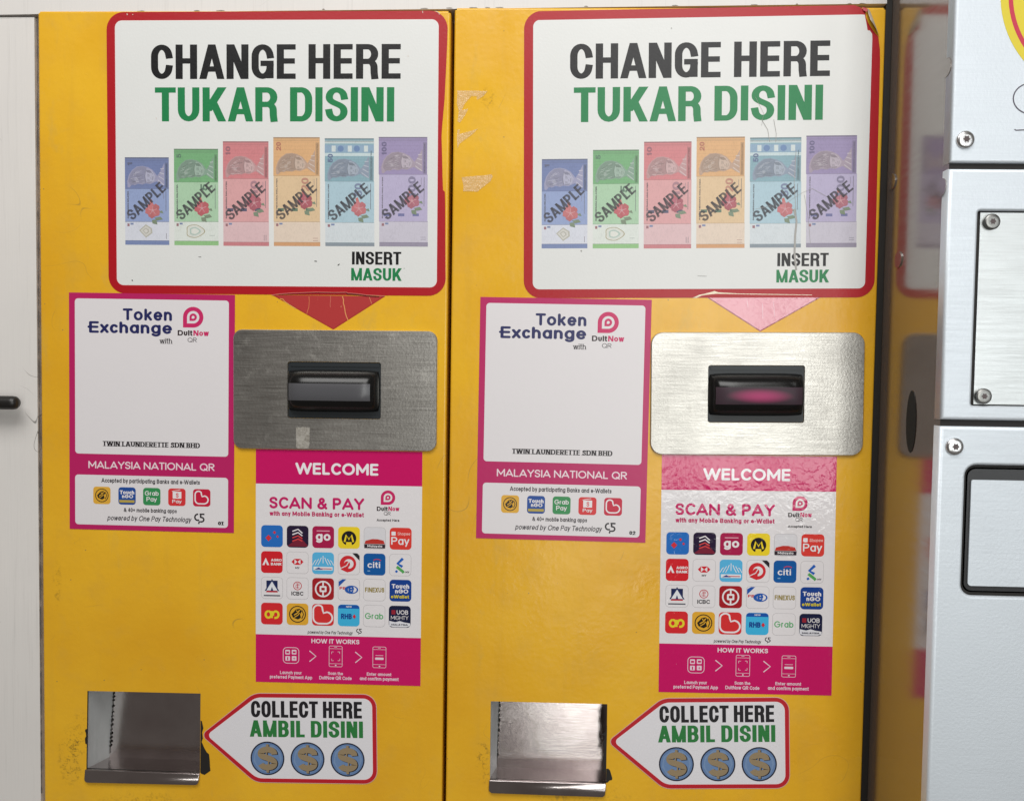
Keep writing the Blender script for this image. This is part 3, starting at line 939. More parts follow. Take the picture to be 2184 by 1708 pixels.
def banknote(x0, x1, yt, ys1, ys2, yb, ystrip, cols, val, lower, seed):
    """one picture of a note, standing on end"""
    rnd = random.Random(seed)
    B = lambda xa, xb, ya, yb_: S1.box(*[c for c in (Z3(xa, 0)[0], Z3(xb, 0)[0], Z3(0, ya)[1], Z3(0, yb_)[1])])
    w = x1 - x0
    Y = -TH - .00010
    c_top, c_mid, c_low, c_strip, c_port = cols
    mb = MB()
    def rect(xa, xb, ya, yb_, c, dy=0.0, kind='note'):
        q = B(xa, xb, ya, yb_)
        mb.flat([(q[0], q[2]), (q[1], q[2]), (q[1], q[3]), (q[0], q[3])], Y - dy, ink(c, kind))
    rect(x0, x1, yt, ys1, c_top); rect(x0, x1, ys1, ys2, c_mid); rect(x0, x1, ys2, ystrip, c_low); rect(x0, x1, ystrip, yb, c_strip)
    dk = tuple(int(c * .72) for c in c_top)
    rect(x0, x1, yt, yt + 9, dk, .00001); rect(x0, x1, ys1 - 2, ys1, dk, .00001); rect(x0, x1, ys2, ys2 + 2, dk, .00001)
    rect(x0, x1, yt + 18, yt + 20, dk, .00001); rect(x0, x1, yt + 24, yt + 25.5, dk, .00001)
    rect(x0, x1, ystrip, ystrip + 2, dk, .00001)
    rect(x1 - .09 * w, x1 - .015 * w, yt + (124 if val == '50' else 34), ys1 - 6, tuple(int(c * .84) for c in c_top), .00001)
    if val == '50':
        rect(x0, x1, yt + 16, yt + 34, (196, 212, 214), .00001)
        rect(x0, x1, yt + 42, yt + 94, (120, 160, 192), .00001); rect(x0, x1, yt + 96, yt + 116, (190, 212, 216), .00001)
        for k in range(5):
            cx = x0 + w * (.16 + .165 * k)
            q = B(cx - 20, cx + 20, yt + 48, yt + 88)
            c1 = ((q[0] + q[1]) / 2, (q[2] + q[3]) / 2)
            if k % 2 == 0:
                mb.flat([(q[0] + .35 * (q[1] - q[0]), q[2]), (q[1], q[2]), (q[1], q[3]), (q[0] + .35 * (q[1] - q[0]), q[3])], Y - .00002, ink((200, 214, 214), 'note'))
            else:
                mb.flat(circ(c1[0], c1[1], (q[1] - q[0]) / 2, 16), Y - .00002, ink((66, 118, 176), 'note'))
    # rule lines and small marks
    for k in range(9):
        yy = yt + (122 if val == '50' else 34) + k * (ys1 - yt - (128 if val == '50' else 40)) / 9
        rect(x0 + .02 * w, x1 - .12 * w, yy, yy + 1.3, tuple(int(c * .88) for c in c_top), .00001)
    rect(x1 - .075 * w, x1 - .065 * w, ys1 + 14, ys1 + (ys2 - ys1) * .68, (70, 66, 84), .00001)
    rect(x1 - .13 * w, x1 - .122 * w, ys1 + 20, ys1 + 66, (110, 100, 120), .00001)
    for k in range(1 if val in '15' else 2):
        if val == '5':
            rect(x1 - .2 * w, x1 - .09 * w, ystrip - 36, ystrip - 34, (90, 110, 100), .00001)
        elif val == '20':
            rect(x1 - .16 * w, x1 - .05 * w, ystrip - 26 + k * 16, ystrip - 23.5 + k * 16, (150, 70, 60), .00001)
        elif val == '100':
            rect(x1 - .15 * w, x1 - .05 * w, ystrip - 34 + k * 14, ystrip - 31.5 + k * 14, (100, 96, 124), .00001)
        elif val != '50':
            rect(x1 - .07 * w - k * 12, x1 - .06 * w - k * 12, ystrip - 46, ystrip - 8, (90, 70, 90), .00001)
    rect(x0 + .05 * w, x0 + .10 * w, ys2 + 12, ys2 + 30, (150, 84, 96), .00001); rect(x0 + .12 * w, x0 + .19 * w, ys2 + 8, ys2 + 20, (96, 120, 170), .00001)
    if lower == 'bars':
        for k in (0, .3, .6):
            bc = {'10': (44, 40, 92), '20': (66, 108, 72), '100': (84, 88, 158)}[val]
            q = rnd.uniform(-3, 3)
            rect(x0 + (.09 + k) * w, x0 + (.22 + k) * w, ys2 - 88 if val != '100' else ys2 - 52, ys2 - 68 if val != '100' else ys2 - 34, bc, .00002)
    if lower in ('kite', 'shell'):
        cx, cy = x0 + (.47 if lower == 'kite' else .46) * w, (ys2 + ystrip) / 2
        q = B(cx - 45, cx + 45, cy - 44, cy + 44)
        mx, mz = (q[0] + q[1]) / 2, (q[2] + q[3]) / 2
        hw, hz = (q[1] - q[0]) / 2, (q[3] - q[2]) / 2
        if lower == 'kite':
            for s_, c in ((1, (178, 176, 160)), (.78, (206, 204, 196)), (.5, (180, 178, 166)), (.3, (210, 208, 200))):
                mb.flat([(mx - hw * s_, mz + hz * .1), (mx, mz + hz * s_), (mx + hw * .9 * s_, mz + hz * .4 * s_), (mx + hw * .95 * s_, mz - hz * .3 * s_), (mx, mz - hz * s_)], Y - .00003 + s_ * .00001, ink(c, 'note'))
        else:
            for s_, c in ((1, (170, 160, 118)), (.9, (214, 218, 208)), (.6, (170, 196, 184)), (.42, (222, 224, 214))):
                mb.flat([(mx + hw * 1.35 * s_ * math.cos(t) * (1 + .15 * math.cos(3 * t)), mz + hz * s_ * math.sin(t)) for t in [2 * math.pi * k / 24 for k in range(24)]], Y - .00003 + s_ * .00001, ink(c, 'note'))
    note = mb.build('banknote_picture', sroot)
    # engraved bust, lying on its side
    mb = MB()
    off = 40 if val == '50' else 0
    h1 = ys1
    o = [(.06, -12), (.05, -50), (.09, -92), (.16, -122), (.27, -146), (.40, -150), (.52, -142), (.63, -124), (.70, -98), (.735, -84), (.80, -112), (.90, -170), (.90, -20), (.80, -34), (.72, -50), (.66, -42), (.58, -32), (.47, -36), (.40, -28), (.30, -34), (.22, -24), (.16, -30), (.10, -8)]
    QZ = lambda fx, dy: (lambda uv: S1.L(*uv))(Z3(x0 + fx * w, h1 + dy))
    mb.flat([QZ(*p) for p in o], Y - .00004, ink(c_port, 'note'))
    lt = tuple(min(255, int(c + (236 - c) * .45)) for c in c_port); dk2 = tuple(int(c * .58) for c in c_port)
    mid = tuple(int(c * .80) for c in c_port); pale = tuple(min(255, int(c + (236 - c) * .25)) for c in c_port)
    hat = [(.08, -50), (.11, -88), (.17, -118), (.28, -142), (.40, -147), (.50, -138), (.47, -116), (.45, -92), (.46, -62), (.49, -40), (.42, -33), (.31, -38), (.22, -30), (.13, -24)]
    mb.flat([QZ(*p) for p in hat], Y - .000045, ink(tuple(int(c * .88) for c in c_port), 'note'))
    for k in range(46):   # fine folds of the headdress, sweeping back from the brow
        t_ = rnd.random(); u_ = rnd.uniform(.0, .75)
        e0 = (.47 - .04 * math.sin(math.pi * t_), -138 + 98 * t_); e1 = (.11 + .10 * abs(t_ - .6), -98 + 66 * t_)
        pp = []
        for q_ in (0, .12, .25):
            a_ = min(1, u_ + q_)
            bow = 10 * math.sin(math.pi * a_) * (t_ - .45)
            pp.append(QZ(e0[0] + (e1[0] - e0[0]) * a_, e0[1] + (e1[1] - e0[1]) * a_ + bow))
        put_line(mb, pp, rnd.uniform(1.2, 2.6) * .00016, Y - .00005 - k * .0000004, ink((lt, mid, pale, dk2)[k % 4], 'note'))
    for k in range(8):    # brooch
        an = math.pi * k / 4
        put_line(mb, [QZ(.27, -62), QZ(.27 + 13 / w * math.cos(an), -62 + 13 * math.sin(an))], 2.4 * .00016, Y - .00008, ink(lt, 'note'))
    fc = [(.50, -132), (.58, -126), (.64, -110), (.67, -92), (.695, -80), (.68, -64), (.66, -50), (.60, -40), (.52, -38), (.47, -56), (.46, -92), (.47, -116)]
    mb.flat([QZ(*p) for p in fc], Y - .000075, ink(pale, 'note'))
    mb.flat([QZ(*p) for p in ((.47, -126), (.56, -124), (.62, -108), (.56, -104), (.50, -108))], Y - .00008, ink(mid, 'note'))
    mb.flat([QZ(*p) for p in ((.49, -44), (.54, -46), (.62, -48), (.60, -41), (.52, -39))], Y - .00008, ink(mid, 'note'))
    for ln, wd_ in ((((.475, -120), (.455, -84), (.475, -44)), 4), (((.545, -96), (.552, -80)), 5), (((.545, -62), (.552, -50)), 5), (((.575, -74), (.60, -66)), 3), (((.52, -98), (.525, -78)), 3), (((.52, -64), (.525, -48)), 3), (((.625, -82), (.632, -58)), 4), (((.655, -84), (.662, -64)), 2.5), (((.59, -108), (.64, -96)), 2.5)):
        put_line(mb, [QZ(*p) for p in ln], wd_ * .00012, Y - .00010, ink(tuple(int((p_ + q_) / 2) for p_, q_ in zip(mid, dk2)), 'note'))
    for k in range(4):
        put_line(mb, [QZ(.75 + .02 * k, -58 - 24 * k), QZ(.89, -24 - 36 * k)], 6 * .00016, Y - .00011, ink(lt, 'note'))
    mb.build('portrait', note)
    # hibiscus
    mb = MB()
    cx, cy = x0 + .63 * w, ys1 + (ys2 - ys1) * (.66 if lower != 'bars' else .56)
    if val == '50': cx = x0 + .69 * w
    if val in ('10', '20', '100'): cx = x0 + .68 * w
    C = lambda px, py: S1.L(*Z3(px, py))
    red = {'1': (196, 78, 84), '5': (196, 48, 66), '10': (176, 46, 78), '20': (176, 34, 62), '50': (198, 84, 94), '100': (176, 72, 100)}[val]
    for k in range(5):
        an = math.radians(90 + 72 * k + 12)
        pts = []
        for t in range(12):
            tt = 2 * math.pi * t / 12
            rr = 25 * (1 + .12 * math.sin(5 * tt + k))
            pts.append(C(cx + 26 * math.cos(an) + rr * math.cos(tt), cy + 26 * math.sin(an) + rr * math.sin(tt)))
        mb.flat(pts, Y - .00014 - k * .000006, ink(tuple(max(0, min(255, int(c + (k % 3 - 1) * 10))) for c in red), 'note'))
    mb.flat([C(cx + 8 * math.cos(t), cy + 8 * math.sin(t)) for t in [2 * math.pi * q / 10 for q in range(10)]], Y - .00019, ink((206, 130, 140), 'note'))
    for k in range(5):
        an = math.radians(126 + 72 * k)
        put_line(mb, [C(cx, cy), C(cx + 30 * math.cos(an), cy + 30 * math.sin(an))], 3 * .00016, Y - .000195, ink((212, 150, 156), 'note'))
    for q in (((10, 48), (50, 40), (66, 58), (30, 66)), ((-6, 62), (24, 58), (30, 92), (-2, 84)), ((36, 10), (62, 0), (70, 20))):
        mb.flat([C(cx + p[0], cy + p[1]) for p in q], Y - .00013, ink((104, 128, 92), 'note'))
    mb.flat([C(cx - 12, cy - 20), C(cx - 22, cy - 66), C(cx - 6, cy - 74), C(cx + 6, cy - 30)], Y - .000135, ink((200, 84, 70), 'note'))
    mb.build('flower', note)
    # numerals running up the note, and the overprint
    def vtext(s, xl, xr, ya, yb_, c, style, kind='note', dy=.0002, part='lettering'):
        mb = MB()
        """text turned to read upwards: its cap top points left"""
        a1, a2 = C(xl, yb_), C(xr, ya)
        L_, Hh = a2[1] - a1[1], a2[0] - a1[0]
        put_text(mb, s, a2[0], a2[0] + L_, a1[1], a1[1] + Hh, Y - dy, ink(c, kind), style, (a2[0], a1[1], math.pi / 2))
        mb.build(part, note)
    numc = {'1': (62, 74, 120), '5': (52, 112, 78), '10': (150, 66, 88), '20': (186, 86, 42), '50': (58, 84, 140), '100': (84, 70, 128)}[val]
    nl = len(val)
    ny = yt + 32 + (70 if val == '50' else 0)
    vtext(val, x0 + .06 * w, x0 + .165 * w, ny, ny + (20 if val == '1' else 28 * nl), numc, 'small', part='numeral')
    if val not in ('1',):
        vtext(val, x0 + .60 * w, x0 + .76 * w, ys1 + 12, ys1 + 12 + 44 * nl, tuple(int(c * .9) for c in numc) if val == '5' else tuple(int(c + (220 - c) * .25) for c in numc), 'small', part='numeral')
    vtext('BANK NEGARA MALAYSIA', x0 + .055 * w, x0 + .085 * w, ys1 + 14, ys2 - 22, (78, 72, 84), 'small', 'note', .00021)
    vtext('RINGGIT MALAYSIA', x1 - .07 * w, x1 - .04 * w, yt + 40 + off, ys1 - 12, tuple(int(c * .7) for c in c_top), 'small', 'note', .00021)
    mb = MB()
    p0, p1 = C(x0 + .11 * w, ys2 - 4), C(x1 - .08 * w, ys2 - 226 if val != '50' else ys2 - 222)
    ln = math.hypot(p1[0] - p0[0], p1[1] - p0[1]); an = math.atan2(p1[1] - p0[1], p1[0] - p0[0]) - .02
    hh = ln * .215
    q0 = (p0[0] + hh * .25, p0[1] + hh * .02)
    put_text(mb, 'SAMPLE', q0[0], q0[0] + ln * .94, q0[1], q0[1] + hh, Y - .00026, ink((78, 76, 82), 'ghost'), 'head', (q0[0], q0[1], an))
    mb.build('overprint', note)

banknote(60, 350, 176, 382, 595, 747, 718, ((84, 108, 172), (128, 152, 206), (210, 214, 228), (92, 118, 178), (142, 142, 182)), '1', 'kite', 1)
banknote(384, 674, 121, 339, 595, 751, 722, ((88, 172, 96), (160, 206, 162), (218, 226, 218), (130, 196, 110), (112, 154, 128)), '5', 'shell', 2)
banknote(706, 1004, 72, 317, 597, 756, 730, ((214, 100, 108), (222, 148, 150), (222, 178, 182), (206, 100, 110), (190, 132, 134)), '10', 'bars', 3)
banknote(1036, 1338, 45, 298, 597, 758, 732, ((226, 164, 82), (226, 188, 132), (228, 204, 180), (216, 146, 70), (186, 146, 116)), '20', 'bars', 4)
banknote(1371, 1689, 52, 335, 603, 760, 736, ((112, 164, 180), (158, 196, 212), (206, 216, 222), (120, 136, 150), (122, 140, 166)), '50', '', 5)
banknote(1721, 2034, 43, 290, 597, 763, 735, ((142, 122, 178), (176, 164, 206), (196, 190, 208), (138, 128, 156), (158, 138, 160)), '100', 'bars', 6)

s2root = second(sroot, S1, [(372, 58), (2115, 30), (350, 1467), (2081, 1465)], Z4,
                'scratched red bordered white sign with a peeling corner above the shiny bill plate')
ZT = zoom(582.4, 597, .13333)
# the right sign has lost its upper outer corner: its border and face are cut there
ZC = lambda x, y: ((2450 + x * 350 / 1993) * .728, y * 350 / 1993 * .728)
S2 = Sheet([(372, 58), (2115, 30), (350, 1467), (2081, 1465)], Z4)
Z4i = lambda u, v: ((u - 961) / .43333, v / .43333)
fx_, fz_ = S1.W / S2.W, S1.H / S2.H
L2 = lambda x, y: (lambda p: (p[0] * fx_, p[1] * fz_))(S2.L(*Z4i(*ZC(x, y))))
cut = [L2(*p) for p in ((738, 1000), (735, 820), (712, 610), (655, 545), (600, 470), (545, 380), (512, 290), (500, 200), (425, 128), (320, 90))]
mb = MB(); mb.slab(cut + mo[11:20] + mo[20:30] + mo[30:], -TH, 0, ink(RED)); tmp = mb.build('border')
fcut = [L2(*p) for p in ((612, 640), (610, 565), (575, 510), (535, 505), (522, 410), (505, 330), (492, 250), (440, 245))]
io = rrect(*ib, 14 * kx)
mb = MB(); mb.flat(fcut + io[9:], -TH - .00006, ink(SIGNW)); tmp2 = mb.build('face')
for ch in list(s2root.children):
    if ch.data == border1.data: ch.data = tmp.data
    elif ch.data == face1.data: ch.data = tmp2.data
bpy.data.objects.remove(tmp); bpy.data.objects.remove(tmp2)
# ---- wear on the signs: a curled corner on the right one, lifted edges
def sheet_part(name, parent, prims):
    """patches in picture units, put on the sign plane as children of a placed sign"""
    mb = MB()
    for pts, dep, m in prims:
        q = [P(u, v) for u, v in pts]
        mb.flat([(p.x, p.z) for p in q], -dep, m)
    o = mb.build(name)
    o.parent = parent
    o.matrix_parent_inverse = parent_inv(parent)
    return o
def parent_inv(p):
    return (Matrix.LocRotScale(p.location, p.rotation_euler, p.scale)).inverted()
YP = ink((214, 166, 60))
# bare paint where the corner has gone, then the curled flap itself
mb = MB()
q = [P(*ZC(*c)) for c in ((310, 60), (420, 120), (520, 150), (560, 240), (640, 430), (720, 640), (735, 900), (770, 900), (770, 60))]
fl = [(P(*ZC(*c)), h) for c, h in (((520, 150), .0012), ((508, 240), .0032), ((530, 370), .0058), ((590, 470), .0062), ((650, 540), .0040), ((715, 620), .0008), ((690, 545), .0006), ((650, 430), .0006), ((600, 300), .0006), ((560, 190), .0006))]
mid = P(*ZC(575, 380))
cm = (mid.x, -.0068, mid.z)
FLAP = ink((168, 156, 138))
for i in range(len(fl)):
    (p, h), (p2, h2) = fl[i], fl[(i + 1) % len(fl)]
    mb.face([(p.x, -h, p.z), cm, (p2.x, -h2, p2.z)], FLAP, True)
red_l = [(P(*ZC(*c)), h) for c, h in (((425, 130), .0008), ((440, 190), .0014), ((495, 225), .0026), ((515, 165), .0018), ((480, 140), .0010))]
mb.face([(p.x, -h, p.z) for p, h in red_l][::-1], ink(RED))
o = mb.build('curled_corner'); o.parent = s2root; o.matrix_parent_inverse = parent_inv(s2root)
# crack lines and scratches
def scratches(parent, lines, m):
    mb = MB()
    for pts, w in lines:
        q = [P(*p) for p in pts]
        put_line(mb, [(p.x, p.z) for p in q], w * PXM, -.00072, m)
    o = mb.build('scratch'); o.parent = parent; o.matrix_parent_inverse = parent_inv(parent)
scratches(s2root, [([Z4(*p) for p in c], w) for c, w in ((((1530, 590), (1560, 640), (1570, 700)), 1.0), (((1590, 590), (1602, 660), (1600, 700)), 1.0), (((1500, 480), (1540, 560), (1530, 620)), .5),
     (((1690, 1030), (1702, 1090), (1695, 1160), (1692, 1250), (1700, 1330)), 4.0), (((1700, 740), (1690, 900), (1700, 1060)), .9), (((1740, 960), (1760, 1080), (1770, 1200)), .6),
     (((1500, 1030), (1650, 1000), (1730, 950), (1780, 930)), .6), (((1780, 930), (1880, 985)), .6), (((640, 1238), (646, 1234)), 3), (((1215, 1358), (1260, 1360)), .8), (((1085, 140), (1089, 143)), 2))], ink((164, 162, 158)))
scratches(sroot, [([Z3(*p) for p in c], w) for c, w in ((((1296, 859), (1312, 860)), 1.6), (((1448, 887), (1460, 878)), 1.8), (((106, 980), (109, 988)), 2.2), (((540, 830), (558, 832)), .8), (((1880, 905), (1884, 907)), 1))], ink((84, 82, 80)))
scratches(sroot, [([Z2(*p) for p in c], w) for c, w in ((((152, 88), (157, 96)), 2.0), (((186, 92), (191, 95)), 1.6), (((1970, 70), (1972, 84)), 1.4), (((2050, 72), (2070, 82), (2074, 94)), 1.2), (((332, 725), (335, 735)), 1.2), (((1880, 345), (1882, 352)), 1.5))], ink((214, 200, 190)))
scratches(sroot, [([ZT(*p) for p in c], w) for c, w in ((((-20, 245), (100, 226), (300, 211), (700, 197), (1000, 203), (1170, 200)), 1.3), (((1165, 196), (1200, 212), (1350, 222), (1500, 242), (1790, 258)), 1.2))], ink((206, 120, 112)))
scratches(sroot, [([ZT(x, y + 12) for x, y in c], w) for c, w in ((((1165, 200), (1200, 214), (1350, 226), (1500, 246), (1700, 258)), 1.6), (((100, 226), (700, 201), (1150, 205)), .7))], ink((84, 14, 20)))
# ---- arrow stickers below the signs
def arrow(label, pts, col, rim, kind, extra):
    mb = MB()
    q = [P(*p) for p in pts]
    loc = q[0]
    c = Vector((sum(p.x for p in q) / 3, 0, sum(p.z for p in q) / 3))
    mb.slab([(p.x, p.z) for p in q], -.00012, 0, ink(rim, kind))
    s = .965
    mb.flat([(c.x + (p.x - c.x) * s, c.z + .0004 + (p.z - c.z) * s) for p in q], -.00016, ink(col, kind))
    root = empty('arrow_sticker', (loc.x, 0, loc.z))
    tag(root, label, 'sticker', 'arrow stickers above the bill slots')
    mb.build('sheet', root, (loc.x, 0, loc.z))
    for ln, w, cc in extra:
        mb = MB()
        put_line(mb, [(P(*p).x, P(*p).z) for p in ln], w * PXM, -.00021, ink(cc, kind))
        mb.build('crease', root, (loc.x, 0, loc.z))
    return root
arrow('red triangular arrow sticker with cracks, above the dark bill plate', [(580, 629), (822, 632), (711, 703)], (178, 56, 56), (168, 48, 44), 'sign',
      [([ZT(*p) for p in c], w, cc) for c, w, cc in ((((575, 262), (580, 340), (572, 440), (555, 490), (540, 545)), 1.1, (214, 130, 84)), (((918, 250), (922, 300), (914, 400), (918, 440)), 1.0, (206, 116, 96)),
        (((1110, 262), (1128, 320), (1125, 375), (1140, 420), (1155, 520), (1175, 590), (1200, 645)), 1.7, (226, 160, 100)), (((1540, 275), (1560, 330), (1578, 382)), 1.1, (216, 140, 100)), (((715, 270), (715, 330)), .7, (190, 84, 76)),
        (((110, 300), (160, 310), (185, 345), (250, 390), (330, 440), (370, 462)), 1.4, (222, 176, 96)), (((1092, 415), (1086, 440)), 1.2, (220, 150, 110)))])
arrow('pale pink triangular arrow sticker above the shiny bill plate', [(1495.7, 627), (1757.5, 630.4), (1621.4, 707.4)], (222, 150, 164), (140, 26, 44), 'film',
      [([C4(*p) for p in c], w, cc) for c, w, cc in ((((1088, 195), (1092, 320)), 1.2, (230, 190, 200)), (((1180, 180), (1190, 310)), 1.2, (230, 190, 200)), (((960, 170), (968, 230)), 1, (232, 196, 204)))])
ZP = C4
sheet_part('bare_patch', s2root, [([C4(*c) for c in ((505, 150), (560, 126), (640, 108), (690, 92), (720, 104), (890, 114), (1100, 117), (1500, 124), (1500, 128), (1100, 123), (700, 116), (585, 130), (540, 150))], .00037, ink((222, 206, 176), 'film'))])

# ================================================================== Token Exchange posters
PINK, PINKT, NAVY, POSTW = (184, 30, 96), (200, 40, 100), (34, 38, 92), (224, 220, 222)
T1 = Sheet([(52, 38), (1145, 55), (55, 1593), (1135, 1620)], Z6)
troot = T1.root('token_poster')
tag(troot, 'magenta and white token exchange poster numbered 01', 'poster', 'token exchange posters')
K = T1.k
mb = MB(); mb.slab([(0, 0), (T1.W, 0), (T1.W, -T1.H), (0, -T1.H)], -.0005, 0, ink(PINK, 'poster'))
mb.build('backing', troot)
for bx in ((92, 1103, 84, 1104), (92, 1098, 1243, 1574)):
    mb = MB(); mb.flat(rrect(*T1.box(*bx), 22 * K), -.00055, ink(POSTW, 'poster')); mb.build('white_field', troot)
def ttext(sh, root, s, x0, x1, y0, y1, col, style, kind='poster', y=-.0006, name='lettering'):
    mb = MB(); b_ = sh.box(x0, x1, y0, y1)
    put_text(mb, s, b_[0], b_[1], b_[2], b_[3], y, ink(col, kind), style)
    return mb.build(name, root)
ttext(T1, troot, 'Token', 408, 733, 144, 222, NAVY, 'round')
ttext(T1, troot, '\u0190xchange', 175, 733, 229, 305, NAVY, 'round')
ttext(T1, troot, 'Duit', 770, 868, 285, 320, (50, 36, 40), 'smallbold')
ttext(T1, troot, 'Now', 873, 975, 286, 322, PINKT, 'smallbold')
ttext(T1, troot, 'QR', 835, 895, 334, 363, (60, 50, 56), 'roundthin')
ttext(T1, troot, 'with', 648, 737, 338, 372, (50, 44, 48), 'serifthin')
ttext(T1, troot, 'TWIN LAUNDERETTE SDN BHD', 275, 915, 1018, 1051, (40, 34, 38), 'serif')
ttext(T1, troot, 'MALAYSIA NATIONAL QR', 180, 1010, 1151, 1200, (236, 214, 222), 'roundmid')
ttext(T1, troot, 'Accepted by participating Banks and e-Wallets', 265, 915, 1263, 1292, (52, 46, 52), 'small')
ttext(T1, troot, '& 40+ mobile banking apps', 413, 763, 1457, 1484, (52, 46, 52), 'small')
ttext(T1, troot, 'powered by One Pay Technology', 303, 860, 1508, 1542, (60, 54, 60), 'italic')
num1 = ttext(T1, troot, '01', 1032, 1072, 1544, 1568, (44, 40, 44), 'serif')
def dlogo(sh, root, cx, cy, r, kind, y):
    """the round drop emblem with a square lower left corner"""
    mb = MB()
    c = sh.L(cx, cy); k = sh.k
    def drop(rr):
        rr *= k
        return circ(c[0], c[1], rr, 30, -90, 180) + [(c[0] - rr, c[1] - rr)]
    for f, col, dy in ((1, PINKT, 0), (.60, POSTW if kind == 'poster' else (228, 226, 224), .00003), (.36, PINKT, .00006), (.14, POSTW, .00009)):
        mb.flat(drop(r * f), y - dy, ink(col, kind))
    return mb.build('emblem', root)
dlogo(T1, troot, 872, 200, 67, 'poster', -.0006)
def plogo(sh, root, x0, x1, y0, y1, kind, y):
    """the processor's mark: an open loop joined to a hooked stem"""
    mb = MB(); q = sh.box(x0, x1, y0, y1)
    w_, h_ = q[1] - q[0], q[3] - q[2]
    c = lambda fx, fy: (q[0] + fx * w_, q[2] + fy * h_)
    th = w_ * .15
    put_line(mb, [c(.5 + 0, .97), c(.98, .97)], th, y, ink((44, 40, 44), kind))
    put_line(mb, [c(*p) for p in arc(.32, .66, .28, .30, 80, 300, 14)], th, y - .00002, ink((44, 40, 44), kind))
    put_line(mb, [c(*p) for p in [(.62, .95), (.6, .66)] + arc(.66, .44, .26, .22, 100, -90, 12) + [(.46, .22), (.42, .0)]], th, y - .00004, ink((44, 40, 44), kind))
    return mb.build('emblem', root)
plogo(T1, troot, 878, 945, 1493, 1560, 'poster', -.0006)

# ---- application icons: a rounded tile and the mark on it
def icon(sh, root, x0, x1, y0, y1, bg, marks, kind, y, outline=False, rad=.17):
    q = sh.box(x0, x1, y0, y1)
    w_ = q[1] - q[0]; h_ = q[3] - q[2]
    mb = MB()
    if outline:
        mb.flat(rrect(*q, rad * w_), y, ink((168, 164, 166), kind))
        e = w_ * .012
        mb.flat(rrect(q[0] + e, q[1] - e, q[2] + e, q[3] - e, rad * w_ - e), y - .00003, ink(bg, kind))
    else:
        mb.flat(rrect(*q, rad * w_), y - .00003, ink(bg, kind))
    tile = mb.build('app_icon', root)
    c = lambda fx, fy: (q[0] + fx * w_, q[2] + fy * h_)
    mb = MB()
    yy = y - .00007
    for mk in marks:
        t = mk[0]
        if t == 't':
            _, s, xa, xb, za, zb, col, st = mk
            p0, p1 = c(xa, za), c(xb, zb)
            put_text(mb, s, p0[0], p1[0], p0[1], p1[1], yy, ink(col, kind), st)
            yy -= .00015
        elif t == 'p':
            mb.flat([c(*p) for p in mk[1]], yy, ink(mk[2], kind))
        elif t == 'c':
            mb.flat([c(*p) for p in circ(mk[1], mk[2], mk[3], 24)], yy, ink(mk[4], kind))
        elif t == 'e':
            mb.flat([c(mk[1] + mk[3] * math.cos(a_), mk[2] + mk[4] * math.sin(a_)) for a_ in [2 * math.pi * k / 24 for k in range(24)]], yy, ink(mk[5], kind))
        elif t == 'l':
            put_line(mb, [c(*p) for p in mk[1]], mk[2] * w_, yy, ink(mk[3], kind), len(mk) > 4)
        elif t == 'r':
            mb.flat(rrect(*[v for v in (*[c(mk[1], mk[3])[0], c(mk[2], mk[3])[0]], c(mk[1], mk[3])[1], c(mk[1], mk[4])[1])], mk[5] * w_), yy, ink(mk[6], kind))
        yy -= .00002
    if mb.f:
        mb.build('logo', tile)
    return tile
WH = (232, 228, 230); INK = (30, 28, 34)
def heart(col, k=1.0):   # the looped heart-like B
    return [('l', [(.5 + (x - .5) * k, .5 + (z - .5) * k) for x, z in arc(.34, .66, .17, .17, 40, 180, 8) + arc(.37, .40, .20, .20, 180, 270, 6) + arc(.60, .40, .22, .20, 270, 440, 12) + [(.52, .56), (.49, .66)]], .075, col, 1)]
TIGER = [('c', .5, .5, .39, INK), ('c', .5, .5, .345, (222, 168, 50)), ('p', [(.28, .36), (.22, .5), (.3, .58), (.42, .72), (.6, .76), (.7, .64), (.62, .5), (.66, .34), (.52, .26), (.4, .3)], (40, 34, 26)),
         ('l', [(.34, .46), (.5, .56), (.6, .7)], .05, (222, 168, 50)), ('l', [(.36, .36), (.52, .46), (.6, .56)], .04, (222, 168, 50)), ('l', [(.44, .68), (.5, .62)], .04, (222, 168, 50)), ('l', [(.7, .7), (.78, .5), (.7, .3)], .04, INK)]
ico5 = [((222, 170, 60), TIGER), ((32, 76, 152), [('t', 'Touch', .08, .92, .60, .82, WH, 'smallbold'), ('t', 'nGO', .22, .86, .38, .58, WH, 'smallbold'), ('r', .06, .94, .12, .27, .01, (180, 160, 78))]),
        ((52, 140, 82), [('t', 'Grab', .1, .9, .56, .82, WH, 'roundmid'), ('t', 'Pay', .2, .8, .22, .48, WH, 'roundmid')]),
        ((212, 52, 56), [('r', .26, .76, .42, .82, .02, WH), ('t', 'S', .44, .60, .48, .74, (212, 52, 56), 'small'), ('l', [(.22, .84), (.70, .93)], .03, WH), ('t', 'Pay', .24, .78, .16, .36, WH, 'roundmid')]),
        ((196, 24, 60), heart(WH, 1.15))]
for (xa, ya), (bg, mk) in zip(((212, 1313), (378, 1317), (541, 1321), (706, 1325), (869, 1329)), ico5):
    icon(T1, troot, xa, xa + 114, ya, ya + 115, bg, mk, 'poster', -.0006)
t2 = second(troot, T1, [(85, 65), (1160, 82), (48, 1570), (1103, 1600)], C3, 'magenta and white token exchange poster numbered 02')
# the second one carries its own number
for ch in list(t2.children):
    if ch.data == num1.data:
        mb = MB(); b_ = T1.box(1032, 1072, 1544, 1568)
        put_text(mb, '02', b_[0], b_[1], b_[2], b_[3], -.0006, ink((44, 40, 44), 'poster'), 'serif')
        tmp = mb.build('lettering'); ch.data = tmp.data
        bpy.data.objects.remove(tmp)

